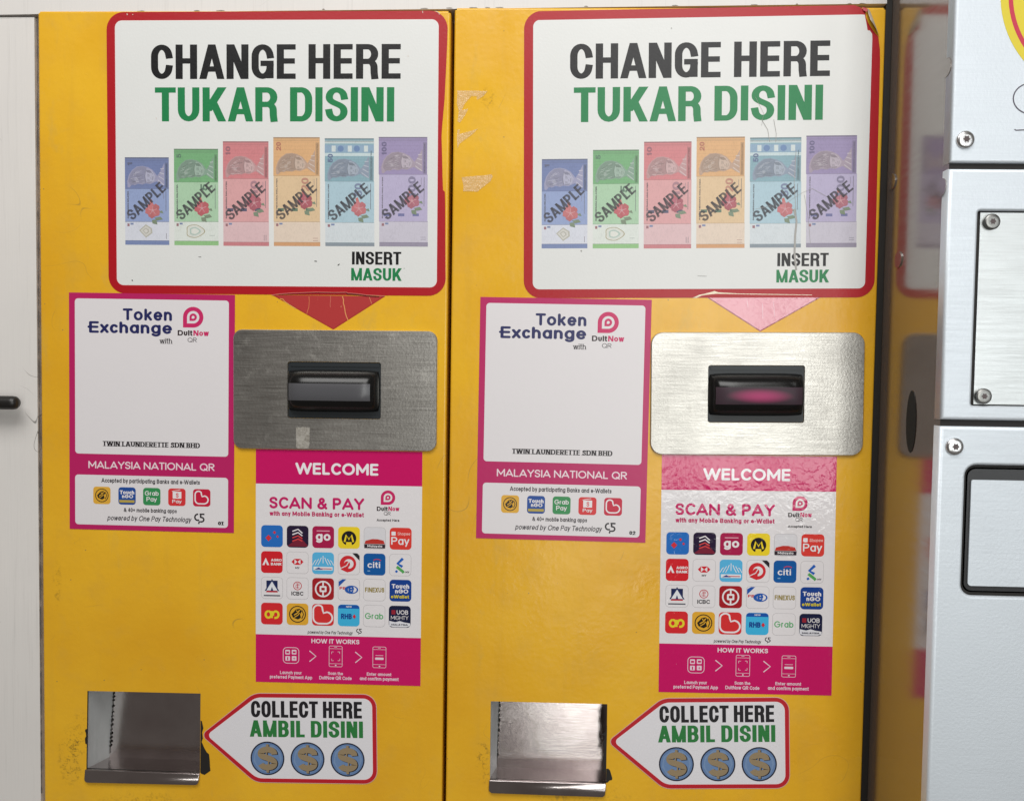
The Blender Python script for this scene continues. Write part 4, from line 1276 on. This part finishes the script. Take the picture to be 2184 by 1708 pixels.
# ================================================================== WELCOME posters
W1 = Sheet([(52, 36), (1210, 55), (42, 1650), (1185, 1680)], Z8)
wroot = W1.root('welcome_poster')
tag(wroot, 'matte welcome poster of payment app icons below the dark bill plate', 'poster', 'welcome payment posters')
FW, FP = (226, 222, 224), (200, 20, 98)
mb = MB(); mb.slab([(0, 0), (W1.W, 0), (W1.W, -W1.H), (0, -W1.H)], -.00035, 0, ink(FW, 'film')); mb.build('sheet', wroot)
K = W1.k
def band(y0, y1):
    s0 = W1.st(600, y0)[1]; s1 = W1.st(600, y1)[1]
    mb = MB(); mb.flat([(0, -s0 * W1.H), (W1.W, -s0 * W1.H), (W1.W, -s1 * W1.H), (0, -s1 * W1.H)], -.0004, ink(FP, 'film')); mb.build('colour_band', wroot)
band(45.2, 282); band(1330, 1664.5)
wt = lambda *q: ttext(W1, wroot, *q, kind='film', y=-.00045)
wt('WELCOME', 328, 905, 133, 214, (236, 232, 236), 'round')
wt('SCAN & PAY', 145, 805, 369, 450, (196, 30, 100), 'round')
wt('with any Mobile Banking or e-Wallet', 145, 803, 468, 499, (190, 40, 96), 'smallbold')
wt('Duit', 892, 968, 432, 462, (50, 40, 44), 'smallbold'); wt('Now', 972, 1048, 432, 462, PINKT, 'smallbold')
wt('QR', 940, 987, 467, 492, (60, 50, 56), 'roundthin'); wt('Accepted Here', 890, 1048, 517, 534, (60, 54, 58), 'small')
dlogo(W1, wroot, 970, 370, 50, 'film', -.00045)
wt('powered by One Pay Technology', 405, 720, 1294, 1316, (64, 58, 62), 'italic')
plogo(W1, wroot, 745, 782, 1280, 1318, 'film', -.00045)
wt('HOW IT WORKS', 432, 765, 1352, 1383, (236, 220, 228), 'small')
LP = (232, 208, 220)
for s, x0, x1, y0, y1 in (('Launch your', 212, 363, 1574, 1597), ('preferred Payment App', 141, 436, 1605, 1629), ('Scan the', 545, 650, 1580, 1602), ('DuitNow QR Code', 485, 710, 1611, 1635), ('Enter amount', 815, 985, 1586, 1608), ('and confirm payment', 766, 1035, 1617, 1641)):
    wt(s, x0, x1, y0, y1, LP, 'small')
def outline_box(mb, x0, x1, y0, y1, r, w, col, y):
    q = W1.box(x0, x1, y0, y1)
    mb.ringflat(rrect(*q, r), rrect(q[0] + w, q[1] - w, q[2] + w, q[3] - w, max(r - w, 1e-4)), y, ink(col, 'film'))
def fill_box(mb, x0, x1, y0, y1, r, col, y):
    mb.flat(rrect(*W1.box(x0, x1, y0, y1), r), y, ink(col, 'film'))
Y_ = -.00045
mb = MB(); outline_box(mb, 233, 346, 1408, 1522, .0045, .00065, LP, Y_)
for i in (0, 1):
    for j in (0, 1):
        fill_box(mb, 250 + 45 * i, 282 + 45 * i, 1426 + 44 * j, 1458 + 44 * j, .0007, LP, Y_)
fill_box(mb, 256, 276, 1436, 1450, .0003, FP, Y_ - .00003); fill_box(mb, 302, 322, 1436, 1449, .0003, FP, Y_ - .00003)
fill_box(mb, 262, 270, 1476, 1498, .0003, FP, Y_ - .00003); fill_box(mb, 303, 320, 1485, 1488, .0002, FP, Y_ - .00003); fill_box(mb, 310, 313, 1478, 1496, .0002, FP, Y_ - .00004)
mb.build('step_picture', wroot)
mb = MB(); outline_box(mb, 553, 647, 1398, 1546, .0018, .0005, LP, Y_); fill_box(mb, 556, 644, 1417, 1419.5, .0001, LP, Y_); fill_box(mb, 556, 644, 1522, 1524.5, .0001, LP, Y_); fill_box(mb, 595, 605, 1530, 1539, .0003, LP, Y_); fill_box(mb, 590, 610, 1406, 1409, .0002, LP, Y_)
for sx in (0, 1):
    for sy in (0, 1):
        xa, ya = (572, 628)[sx], (1440, 1502)[sy]
        fill_box(mb, xa - (0 if not sx else 14), xa + (14 if not sx else 0), ya - 1.4, ya + 1.4, .0001, LP, Y_ - .00002); fill_box(mb, xa - 1.4, xa + 1.4, ya - (0 if not sy else 14), ya + (14 if not sy else 0), .0001, LP, Y_ - .00004)
mb.build('step_picture', wroot)
mb = MB(); outline_box(mb, 856, 950, 1404, 1553, .0018, .0005, LP, Y_); fill_box(mb, 859, 947, 1423, 1425.5, .0001, LP, Y_); fill_box(mb, 859, 947, 1528, 1530.5, .0001, LP, Y_); fill_box(mb, 898, 908, 1537, 1546, .0003, LP, Y_); fill_box(mb, 893, 913, 1412, 1415, .0002, LP, Y_)
fill_box(mb, 876, 930, 1464, 1467, .0001, LP, Y_); fill_box(mb, 873, 932, 1480, 1496, .0008, LP, Y_)
mb.build('step_picture', wroot)
for xa, ya in ((418, 1433), (736, 1441)):
    mb = MB(); put_line(mb, [W1.L(xa, ya), W1.L(xa + 45, ya + 38), W1.L(xa, ya + 75)], .0011, Y_, ink(LP, 'film')); mb.build('chevron', wroot)

rowx = ((86, 265, 443, 622, 801, 980), (84, 263, 441, 620, 798, 976), (84, 262, 440, 619, 796, 976), (82, 261, 438, 617, 793, 970))
rowy = ((560, 578), (740, 760), (919, 938), (1098, 1119))
BL, NV = (28, 84, 176), (24, 30, 66)
spires = [('l', [(.5, .84), (.5, .5)], .03, WH)] + [('l', [(.5 - s * dx, .80 - dx * .5), (.5 - s * (dx + .06), .6), (.5 - s * (dx + .16), .42)], .03, WH) for s in (-1, 1) for dx in (.08, .2, .32)]
icons24 = [
 ((38, 108, 190), [('p', [(.34, .26), (.48, .42), (.34, .56), (.2, .42)], (206, 52, 60)), ('p', [(.62, .6), (.69, .67), (.62, .75), (.54, .67)], (206, 52, 60)), ('p', [(.76, .42), (.82, .48), (.76, .55), (.70, .48)], (206, 52, 60))], 0),
 ((38, 26, 54), [('p', [(.05, .08), (.6, .5), (.95, .12), (.95, .05), (.08, .05)], (120, 34, 54))] + [('l', [(.26, .74 - .15 * k), (.52, .84 - .15 * k), (.72, .66 - .12 * k)], .055, (232, 226, 230) if k < 2 else (214, 70, 70)) for k in range(4)], 0),
 ((168, 28, 76), [('t', 'go', .16, .84, .34, .74, WH, 'round'), ('r', .2, .8, .76, .81, .01, (220, 150, 170))], 0),
 ((236, 208, 44), [('c', .5, .47, .34, INK), ('p', [(.36, .12), (.64, .12), (.62, .3), (.38, .3)], (236, 208, 44)), ('l', [(.30, .3), (.38, .62), (.5, .42), (.62, .62), (.70, .3)], .085, (236, 208, 44))], 0),
 ((216, 214, 218), [('p', [(.02, .04), (.98, .04), (.98, .22), (.02, .22)], (52, 42, 50)), ('t', 'Malaysia', .16, .84, .09, .19, WH, 'small'), ('p', [(.03, .24), (.97, .24), (.90, .40), (.62, .46), (.38, .46), (.08, .38)], (188, 54, 46))], 1),
 ((218, 62, 54), [('r', .08, .27, .64, .82, .02, WH), ('t', 'Shopee', .36, .94, .66, .80, (240, 190, 184), 'roundmid'), ('t', 'Pay', .07, .90, .22, .58, WH, 'roundmid')], 0),
 ((208, 34, 44), [('p', [(.06, .36), (.22, .70), (.38, .36), (.28, .36), (.22, .52), (.16, .36)], WH), ('t', 'AGRO', .46, .96, .54, .66, WH, 'smallbold'), ('t', 'BANK', .46, .96, .36, .48, WH, 'smallbold')], 0),
 (FW, [('p', [(.22, .54), (.36, .68), (.64, .68), (.78, .54), (.64, .40), (.36, .40)], (206, 40, 52)), ('p', [(.36, .665), (.36, .415), (.49, .54)], FW), ('p', [(.64, .665), (.64, .415), (.51, .54)], FW), ('t', 'MY', .40, .60, .22, .31, INK, 'small')], 1),
 ((88, 178, 222), spires + [('p', [(.06, .18), (.94, .18), (.94, .34), (.06, .34)], (226, 228, 232)), ('p', [(.1, .21), (.5, .21), (.3, .31)], (52, 60, 130)), ('r', .4, .9, .23, .27, .0, (190, 60, 70))], 0),
 (FW, [('c', .46, .50, .38, (206, 44, 52)), ('c', .5, .5, .22, FW), ('c', .42, .48, .14, (206, 44, 52)), ('l', [(.16, .3), (.4, .42), (.56, .70)], .04, FW), ('p', [(.12, .24), (.5, .42), (.46, .10)], (206, 44, 52)), ('p', [(.66, .99), (.99, .66), (.99, .88), (.88, .99)], (40, 38, 44))], 1),
 ((18, 88, 158), [('t', 'citi', .18, .76, .34, .62, WH, 'roundmid'), ('l', arc(.62, .62, .2, .12, 150, 30, 8), .035, (206, 60, 70)), ('r', .18, .30, .18, .22, .0, (140, 180, 214))], 0),
 (FW, [('l', [(.62, .80), (.38, .56), (.6, .42)], .13, (34, 96, 184)), ('l', [(.34, .42), (.62, .20), (.66, .14)], .13, (84, 164, 88)), ('l', [(.3, .24), (.36, .16)], .11, (34, 96, 184)), ('t', 'MY', .74, .92, .14, .22, INK, 'small')], 1),
 (FW, [('p', [(.24, .44), (.24, .84), (.76, .84), (.76, .44)], (30, 40, 82)), ('p', [(.16, .36), (.5, .92), (.84, .36)], (40, 52, 96)), ('p', [(.24, .38), (.5, .80), (.76, .38)], (226, 228, 232)), ('p', [(.44, .38), (.5, .56), (.56, .38)], (60, 70, 110)), ('p', [(.22, .30), (.78, .30), (.74, .36), (.26, .36)], (196, 44, 52)), ('r', .12, .88, .12, .18, .0, (96, 96, 106))], 1),
 (FW, [('c', .5, .62, .20, (190, 50, 62)), ('c', .5, .62, .165, FW), ('l', [(.42, .72), (.58, .72), (.58, .64), (.42, .64), (.42, .54), (.58, .54)], .03, (190, 50, 62)), ('l', [(.5, .74), (.5, .5)], .03, (190, 50, 62)), ('t', 'ICBC', .22, .78, .18, .36, INK, 'small')], 1),
 ((164, 30, 38), [('c', .5, .5, .38, WH), ('c', .5, .5, .31, (164, 30, 38)), ('r', .34, .66, .36, .64, .05, WH), ('r', .42, .58, .44, .56, .01, (164, 30, 38)), ('r', .465, .535, .64, .84, .0, WH), ('r', .465, .535, .16, .36, .0, WH)], 0),
 (FW, [('p', [(.03, .62), (.38, .97), (.2, .97), (.03, .86)], (34, 84, 168)), ('t', 'PB', .07, .36, .50, .62, (200, 54, 66), 'smallbold'), ('e', .62, .50, .31, .19, (34, 88, 172)), ('e', .66, .50, .20, .14, FW), ('t', 'e', .48, .74, .34, .78, (34, 88, 172), 'round')], 1),
 (FW, [('t', 'FINEXUS', .07, .95, .40, .62, (150, 132, 62), 'smallbold')], 1),
 ((24, 64, 142), [('t', 'Touch', .1, .9, .60, .80, WH, 'smallbold'), ('t', 'nGO', .26, .86, .38, .57, WH, 'smallbold'), ('t', 'eWallet', .07, .90, .15, .30, (214, 196, 60), 'smallbold')], 0),
 ((212, 42, 48), [('l', arc(.34, .46, .13, .15, 90, 450, 16), .10, (226, 208, 48)), ('l', [(.50, .62), (.50, .30)], .10, (226, 208, 48)), ('l', arc(.68, .46, .13, .15, 200, -90, 14) + [(.62, .31)], .10, (226, 208, 48))], 0),
 ((224, 168, 52), TIGER, 0),
 ((212, 50, 52), heart(WH, 1.35), 0),
 ((64, 178, 222), [('p', [(.02, .82), (.98, .82), (.97, .93), (.88, .985), (.12, .985), (.03, .93)], (28, 84, 168)), ('t', 'NEW', .38, .64, .87, .94, WH, 'small'), ('t', 'RHB', .15, .64, .34, .58, (22, 58, 140), 'smallbold'), ('p', [(.68, .46), (.76, .57), (.84, .46), (.76, .35)], (206, 48, 60))], 0),
 (FW, [('t', 'Grab', .08, .92, .36, .64, (84, 168, 104), 'roundmid')], 1),
 ((24, 30, 62), [('p', [(.02, .08), (.2, .02), (.8, .02), (.98, .08), (.98, .20), (.7, .24), (.5, .30), (.3, .24), (.02, .30)], (222, 222, 228)), ('r', .12, .30, .60, .80, .02, (150, 36, 52)), ('t', 'UOB', .36, .88, .60, .80, WH, 'roundmid'), ('t', 'MIGHTY', .10, .90, .36, .54, WH, 'roundthin'), ('t', 'MALAYSIA', .12, .88, .10, .17, (60, 60, 76), 'small')], 0),
]
for i, (bg, mk, ol) in enumerate(icons24):
    r_, c_ = divmod(i, 6)
    xa = rowx[r_][c_]; ya = rowy[r_][0] + (rowy[r_][1] - rowy[r_][0]) * c_ / 5
    icon(W1, wroot, xa, xa + 151, ya, ya + 151, bg, mk, 'film', -.00042, bool(ol))
second(wroot, W1, [(100, 30), (1283, 35), (58, 1625), (1227, 1657)], C5, 'glossy welcome poster of payment app icons below the shiny bill plate')

# ================================================================== COLLECT HERE stickers
Q1 = Sheet([(978, 131), (1996, 145), (978, 654), (1994, 665)], B1)
croot = Q1.root('collect_sticker')
tag(croot, 'arrow shaped collect here sticker pointing at the dark coin tray', 'sticker', 'collect here stickers')
k = Q1.k
W, H = Q1.W, Q1.H
def pent(e):
    e *= k
    x1 = 306 * k
    return [(W - e, -e), (x1 + e * .42, -e), (e * 1.35 - 8 * k, -H * .475), (x1 + e * .42, -H + e), (W - e, -H + e)]
rr = lambda e: [max(78 - e, 20) * k, max(120 - e, 20) * k, (30 - e * .2) * k, max(120 - e, 20) * k, max(78 - e, 20) * k]
mb = MB(); mb.slab(rpoly(pent(0), rr(0)), -.0004, 0, ink((206, 178, 172))); mb.flat(rpoly(pent(3), rr(3)), -.00043, ink((186, 32, 44))); mb.build('border', croot)
mb = MB(); mb.flat(rpoly(pent(26), rr(26)), -.00046, ink((240, 226, 228))); mb.flat(rpoly(pent(28.5), rr(28.5)), -.00049, ink((224, 222, 226))); mb.build('face', croot)
ttext(Q1, croot, 'COLLECT HERE', 1267, 1910, 184, 280, (34, 32, 36), 'heavy', 'sign', -.00053)
ttext(Q1, croot, 'AMBIL DISINI', 1257, 1915, 297, 393, (46, 122, 62), 'heavy', 'sign', -.00053)
for cx, cy in ((1358, 515), (1591, 519), (1823, 523)):
    c = Q1.L(cx, cy)
    mb = MB()
    mb.flat(circ(*c, 99 * k, 40), -.00053, ink((34, 38, 56))); mb.flat(circ(*c, 91 * k, 40), -.00056, ink((100, 128, 170)))
    mb.flat(circ(c[0], c[1], 84 * k, 8, 22.5), -.00058, ink((118, 144, 180))); mb.flat(circ(*c, 72 * k, 32), -.0006, ink((106, 134, 174)))
    coin = mb.build('coin_picture', croot)
    def dollar(col, dx, dz, y, w):
        mbd = MB()
        f = lambda x, z: (c[0] + (x * 40 + dx) * k, c[1] + (z * 66 + dz) * k)
        pts = [(1.0, .36)] + arc(.0, .44, 1.0, .36, 12, 180, 10) + bez((-1, .40), (-1, .0), (1, .10), (1, -.42), 12) + arc(.0, -.44, 1.0, .36, 0, -168, 12)
        P2 = [Vector(f(*p)) for p in pts]
        put_line(mbd, [tuple(p) for p in P2], w * k, y, ink(col))
        put_line(mbd, [f(0, 1.26), f(0, .78)], 15 * k, y - .00001, ink(col)); put_line(mbd, [f(0, -.78), f(0, -1.26)], 15 * k, y - .00001, ink(col))
        put_line(mbd, [f(-.12, .7), f(-.12, .16)], 7 * k, y - .00001, ink(col)); put_line(mbd, [f(.12, -.16), f(.12, -.7)], 7 * k, y - .00001, ink(col))
        return mbd
    d1 = dollar((34, 34, 44), 5, -3, -.00064, 36); d1.build('dollar_sign', coin)
    d2 = dollar((148, 130, 102), 0, 0, -.00067, 34); o_ = d2.build('dollar_sign', coin)
second(croot, Q1, [(918, 164), (1921, 149), (918, 661), (1928, 665)], B2, 'arrow shaped collect here sticker pointing at the bright coin tray')

# ================================================================== scraps of tape
def tape(name, label, pts, mat, depth=.0004, cat='tape', loc=None):
    mb = MB()
    q = [P(*p) for p in pts]
    mb.slab([(p.x, p.z) for p in q], -depth, 0 if depth < .002 else -.0033, mat)
    c = q[0]
    o = mb.build(name, None, (c.x, -depth, c.z)); o.location = (c.x, -depth, c.z)
    return tag(o, label, cat)
E7 = zoom(902.7, 0, .29817)
tape('tape_scrap', 'torn clear tape scrap on bare yellow paint, topmost of three', [E7(*p) for p in ((245, 650), (380, 652), (460, 655), (430, 690), (385, 718), (382, 690), (345, 690), (300, 740), (275, 790), (322, 780), (300, 825), (262, 880), (245, 870), (255, 800), (240, 740))], TAPE)
tape('tape_scrap', 'pointed clear tape scrap on bare yellow paint, between two others', [E7(*p) for p in ((245, 930), (262, 930), (258, 960), (320, 945), (392, 922), (350, 965), (300, 1000), (260, 1030), (246, 1065), (240, 990))], TAPE)
tape('tape_scrap', 'square clear tape scrap with a folded end, lowest of the three', [E7(*p) for p in ((275, 1270), (385, 1258), (440, 1256), (490, 1248), (497, 1265), (480, 1300), (440, 1330), (385, 1374), (370, 1370), (285, 1370), (288, 1330))], TAPE)
tape('tape_residue', 'grey strip of old tape stuck on the dark bill plate', [Z7(*p) for p in ((674, 1384), (700, 1380), (716, 1388), (735, 1380), (803, 1386), (800, 1540), (792, 1580), (700, 1582), (676, 1574))], OLDTAPE, .0034)

# ================================================================== the steel machine on the right
XM = P(1888, 600).x
XW = P(2700, 600).x
fr = PX(2039, 4, XM)
D2 = -fr.y
def G(u, v): return P(u, v, D2)
sroot2 = empty('steel_machine', (XM, 0, LOWZ))
tag(sroot2, 'silver steel machine with screwed door panels beside the yellow machines', 'machine')
so = (XM, 0, LOWZ)
zt = P(1893, -500).z
YB = .01   # how far back the side shows
mb = MB()
mb.face([(XM, YB + .3, LOWZ), (XM, -D2 + .002, LOWZ), (XM, -D2 + .002, zt), (XM, YB + .3, zt)], SIDE)
mb.box(XM + .0005, XM + .35, -D2 + .004, .3, LOWZ, zt, DARK)
mb.build('side_panel', sroot2, so)
# black strip added in the gap beside the yellow machine to deepen its shade
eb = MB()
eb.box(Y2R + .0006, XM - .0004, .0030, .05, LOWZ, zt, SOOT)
eb.build('gap_dark_strip', sroot2, so)
def door(z1, z0, holes=(), rb=.0030):
    """a door skin with rounded edges; holes are cut as framed openings"""
    mb = MB()
    x0, x1 = XM - .0006, XM + .36
    n = 5
    prof = [(rb - rb * math.sin(t), rb - rb * math.cos(t)) for t in [math.pi / 2 * (1 - k / n) for k in range(n + 1)]]  # inset, depth behind the front
    prof = [(rb * (1 - math.sin(math.pi / 2 * k / n)), rb * (1 - math.cos(math.pi / 2 * k / n))) for k in range(n + 1)]
    prof = [(rb * (1 - math.cos(math.pi / 2 * k / n)), rb * (1 - math.sin(math.pi / 2 * k / n))) for k in range(n + 1)]
    def ring(i, dpt): return [(x0 + i, -D2 + dpt, z1 - i), (x1, -D2 + dpt, z1 - i), (x1, -D2 + dpt, z0 + i), (x0 + i, -D2 + dpt, z0 + i)]
    rings = [ring(0, .012)] + [ring(i, dpt) for i, dpt in prof]
    for A, Bq in zip(rings, rings[1:]):
        for i in (0, 2, 3):
            j = (i + 1) % 4
            mb.face([A[i], A[j], Bq[j], Bq[i]], ALU, True)
    fx0, fz1, fz0 = x0 + rb, z1 - rb, z0 + rb
    if not holes:
        mb.flat([(fx0, fz1), (x1, fz1), (x1, fz0), (fx0, fz0)], -D2, ALU)
    else:
        hx, hz1, hz0, r = holes
        hole = rpoly([(x1, hz1), (hx, hz1), (hx, hz0), (x1, hz0)], [.0001, r, r, .0001], 6)
        def rim(e):
            h_ = rpoly([(x1, hz1 + e), (hx - e, hz1 + e), (hx - e, hz0 - e), (x1, hz0 - e)], [.0001, r + e, r + e, .0001], 6)
            return [(x1, hz1 + e)] + h_[7:-7] + [(x1, hz0 - e)]
        rr_ = .0026
        loops = [(rim(rr_ * (1 - math.sin(math.pi / 2 * k / 5))), rr_ * (1 - math.cos(math.pi / 2 * k / 5))) for k in range(6)]
        mb.flat([(fx0, fz1), (x1, fz1)] + loops[0][0] + [(x1, fz0), (fx0, fz0)], -D2, ALU)
        for (A_, da), (B_, db) in zip(loops, loops[1:]):
            for k in range(len(A_) - 1):
                mb.face([(A_[k][0], -D2 + da, A_[k][1]), (A_[k + 1][0], -D2 + da, A_[k + 1][1]), (B_[k + 1][0], -D2 + db, B_[k + 1][1]), (B_[k][0], -D2 + db, B_[k][1])], ALU, True)
        H_ = loops[-1][0]
        for p, q in zip(H_, H_[1:]):
            mb.face([(p[0], -D2 + rr_, p[1]), (q[0], -D2 + rr_, q[1]), (q[0], -D2 + .009, q[1]), (p[0], -D2 + .009, p[1])], DARK)
        mb.flat([H_[0]] + H_[1:-1] + [H_[-1]], -D2 + .0088, DARK)
    return mb.build('door_panel', sroot2, so)
za0 = G(2100, 347).z; zb1 = G(2100, 360).z; zb0 = G(2100, 896).z; zc1 = G(2100, 910).z
door(zt, za0)
h2 = (G(2080, 650).x, G(2150, 450).z, G(2150, 866).z, .002)
door(zb1, zb0, h2)
h3 = (G(2055, 1130).x, G(2150, 993).z, G(2150, 1272).z, .010)
door(zc1, LOWZ, h3)
mb = MB()   # scratched cover plate in the middle door
g_ = .0030
mb.slab([(h2[0] + g_, h2[1] - .0012), (XM + .36, h2[1] - .0012), (XM + .36, h2[2] + .0012), (h2[0] + g_, h2[2] + .0012)], -D2 + .0026, -D2 + .006, BRIGHT)
mb.build('cover_plate', sroot2, so)
mb = MB()   # dark gasket and recessed flap in the lower door
gk = rpoly([(XM + .36, h3[1] - .0004), (h3[0] + .0004, h3[1] - .0004), (h3[0] + .0004, h3[2] + .0004), (XM + .36, h3[2] + .0004)], [.0001, .0098, .0098, .0001], 6)
mb.flat(gk, -D2 + .0045, plain('dark gasket', (.02, .02, .022), .3))
q = .0024
g2 = rpoly([(XM + .36, h3[1] - q), (h3[0] + q, h3[1] - q), (h3[0] + q, h3[2] + q), (XM + .36, h3[2] + q)], [.0001, .008, .008, .0001], 6)
mb.flat(g2, -D2 + .0040, SCREW); q = .0038
g2 = rpoly([(XM + .36, h3[1] - q), (h3[0] + q, h3[1] - q), (h3[0] + q, h3[2] + q), (XM + .36, h3[2] + q)], [.0001, .007, .007, .0001], 6)
mb.flat(g2, -D2 + .0036, plain('dark slot', (.02, .02, .022), .3))
mb.build('gasket', sroot2, so)
mb = MB()
q = .0066
x_a = h3[0] + q
mb.slab(rpoly([(XM + .36, h3[1] - .0135), (x_a, h3[1] - .0135), (x_a, h3[2] + .0085), (XM + .36, h3[2] + .0085)], [.0001, .002, .003, .0001], 5), -D2 + .0022, -D2 + .0045, ALU)
mb.build('flap', sroot2, so)
def screw(u, v, r, old=False):
    c = G(u, v)
    m = OLDSCREW if old else SCREW
    base = D2 - (.0026 if old else 0)
    mb = MB()
    pr = [(1.0, 0), (1.0, .0012), (.93, .0022), (.78, .0029), (.5, .0032)] if not old else [(1.0, 0), (1.0, .0030), (.93, .0038), (.8, .0042), (.5, .0042)]
    N = 24
    for (ra, da), (rb_, db) in zip(pr, pr[1:]):
        for k_ in range(N):
            t0, t1 = 2 * math.pi * k_ / N, 2 * math.pi * (k_ + 1) / N
            f_ = lambda rr_, dd, t: (c.x + r * rr_ * math.cos(t), -base - dd, c.z + r * rr_ * math.sin(t))
            mb.face([f_(ra, da, t0), f_(ra, da, t1), f_(rb_, db, t1), f_(rb_, db, t0)], m, True)
    mb.flat(circ(c.x, c.z, r * .5, N), -base - pr[-1][1], m)
    s_ = mb.build('screw', sroot2, so)
    mb = MB()
    star = [(c.x + r * (.42 if j % 2 == 0 else .28) * math.cos(math.pi * j / 6), c.z + r * (.42 if j % 2 == 0 else .28) * math.sin(math.pi * j / 6)) for j in range(12)]
    mb.flat(star, -base - pr[-1][1] - .00005, plain('socket shadow steel', (.10, .08, .08), .4, .8))
    mb.build('socket', s_, so)
screw(2058, 299, .0079); screw(2035, 952, .0079); screw(2116, 473, .0070, True); screw(2098, 845, .0070, True)
def side_disc(u, v, r, m, h, name, sq=1.0):
    c = PX(u, v, XM)
    mb = MB()
    N = 20
    pts = [(c.y + sq * r * math.cos(2 * math.pi * t / N), c.z + r * math.sin(2 * math.pi * t / N)) for t in range(N)]
    mb.face([(XM - h, y, z) for y, z in pts], m)
    for i in range(N):
        (ya, z_a), (yb, z_b) = pts[i], pts[(i + 1) % N]
        mb.face([(XM - h, ya, z_a), (XM + .0001, ya, z_a), (XM + .0001, yb, z_b), (XM - h, yb, z_b)], m)
    return mb.build(name, sroot2, so)
side_disc(2021, 145, .0085, SIDE, .0014, 'rivet'); side_disc(2011, 400, .0080, SIDE, .0014, 'rivet')
side_disc(1944, 899, .0300, BLACK, .0006, 'side_plug', .34)
side_disc(1917, 554, .008, SIDE, .0012, 'rivet'); side_disc(1904, 388, .008, SIDE, .0012, 'rivet')
# round yellow sticker and line drawing on the top door
c = G(2358, -16); e1 = G(2135, 16)
rad = math.hypot(e1.x - c.x, e1.z - c.z)
mb = MB()
def disc(r_, y_, col): mb.flat(circ(c.x, c.z, r_, 90), -D2 - y_, ink(col))
SY = (222, 204, 66)
mb.slab(circ(c.x, c.z, rad, 90), -D2 - .0002, -D2, ink(SY))
disc(rad * .925, .00024, (200, 62, 84)); disc(rad * .882, .00028, SY)
o = mb.build('round_sticker', None, (c.x, -D2, c.z)); o.location = (c.x, -D2, c.z)
tag(o, 'round yellow sticker with a red ring on the steel machine', 'sticker')
mb = MB()
qq = [G(*p) for p in arc(2200, 211, 39, 33, 60, 300, 20)]
put_line(mb, [(p.x, p.z) for p in qq], .0011, -D2 - .0002, GREYLINE)
qq = [G(*p) for p in ((2163.5, 276.5), (2167, 278.5), (2176, 278), (2200, 277), (2240, 277))]
put_line(mb, [(p.x, p.z) for p in qq], .0010, -D2 - .0002, GREYLINE)
o = mb.build('line_drawing', None, (qq[0].x, -D2, qq[0].z)); o.location = (qq[0].x, -D2, qq[0].z)
tag(o, 'thin grey line drawing below the round yellow sticker', 'drawing')

# ================================================================== light
wd = bpy.data.worlds.new('World'); SC.world = wd
wd.use_nodes = True
bg = wd.node_tree.nodes['Background']
bg.inputs[0].default_value = (1.0, .90, .83, 1); bg.inputs[1].default_value = .115
def area(name, loc, target, sx, sy, radiance, col=(1, 1, 1), roll=0.0):
    l = bpy.data.lights.new(name, 'AREA'); l.shape = 'RECTANGLE'; l.size = sx; l.size_y = sy
    l.energy = radiance * math.pi * sx * sy   # watts for this radiance
    l.color = col
    o = bpy.data.objects.new(name, l); COL.objects.link(o)
    o.location = loc
    dr = Vector(target) - Vector(loc)
    o.rotation_euler = (dr.to_track_quat('-Z', 'Y').to_matrix() @ Matrix.Rotation(roll, 3, 'Z')).to_euler()
    return o
# the bright shop opening behind the photographer's right shoulder, and a ceiling lamp in front of the machines
for px_ in (.49, .92, 1.35):          # opening light cut into invented panes to break up its reflections
    for pz_ in (-.30, .30):
        area('opening_and_fill_light', (px_, -3.0, pz_), (px_, 0, pz_), .37, .51, 5.2, (.98, 1.0, .96))
area('opening_and_fill_light', (.28, -3.0, -.86), (.28, 0, -.86), .28, .5, 6.0, (.98, 1.0, .96))  # extra low light, added to brighten the right coin tray
area('upper_opening_light', (.90, -3.0, 1.36), (.90, 0, 1.36), 1.30, 1.50, 3.0, (1.0, .99, .98))
area('side_opening_light', (2.45, -3.0, .10), (2.2, 0, .10), .95, 1.8, 2.4, (.93, .98, 1.0))
area('ceiling_light', (-.20, -1.35, 1.65), (-.05, 0, -.05), 1.9, .9, 6.4, (1.0, .985, .96))

SC.view_settings.view_transform = 'Standard'
SC.view_settings.look = 'None'
SC.view_settings.exposure = .03; SC.view_settings.gamma = 1
SC.render.engine = 'CYCLES'
SC.cycles.max_bounces = 8
SC.cycles.use_denoising = True
SC.render.resolution_x, SC.render.resolution_y = 1024, 800
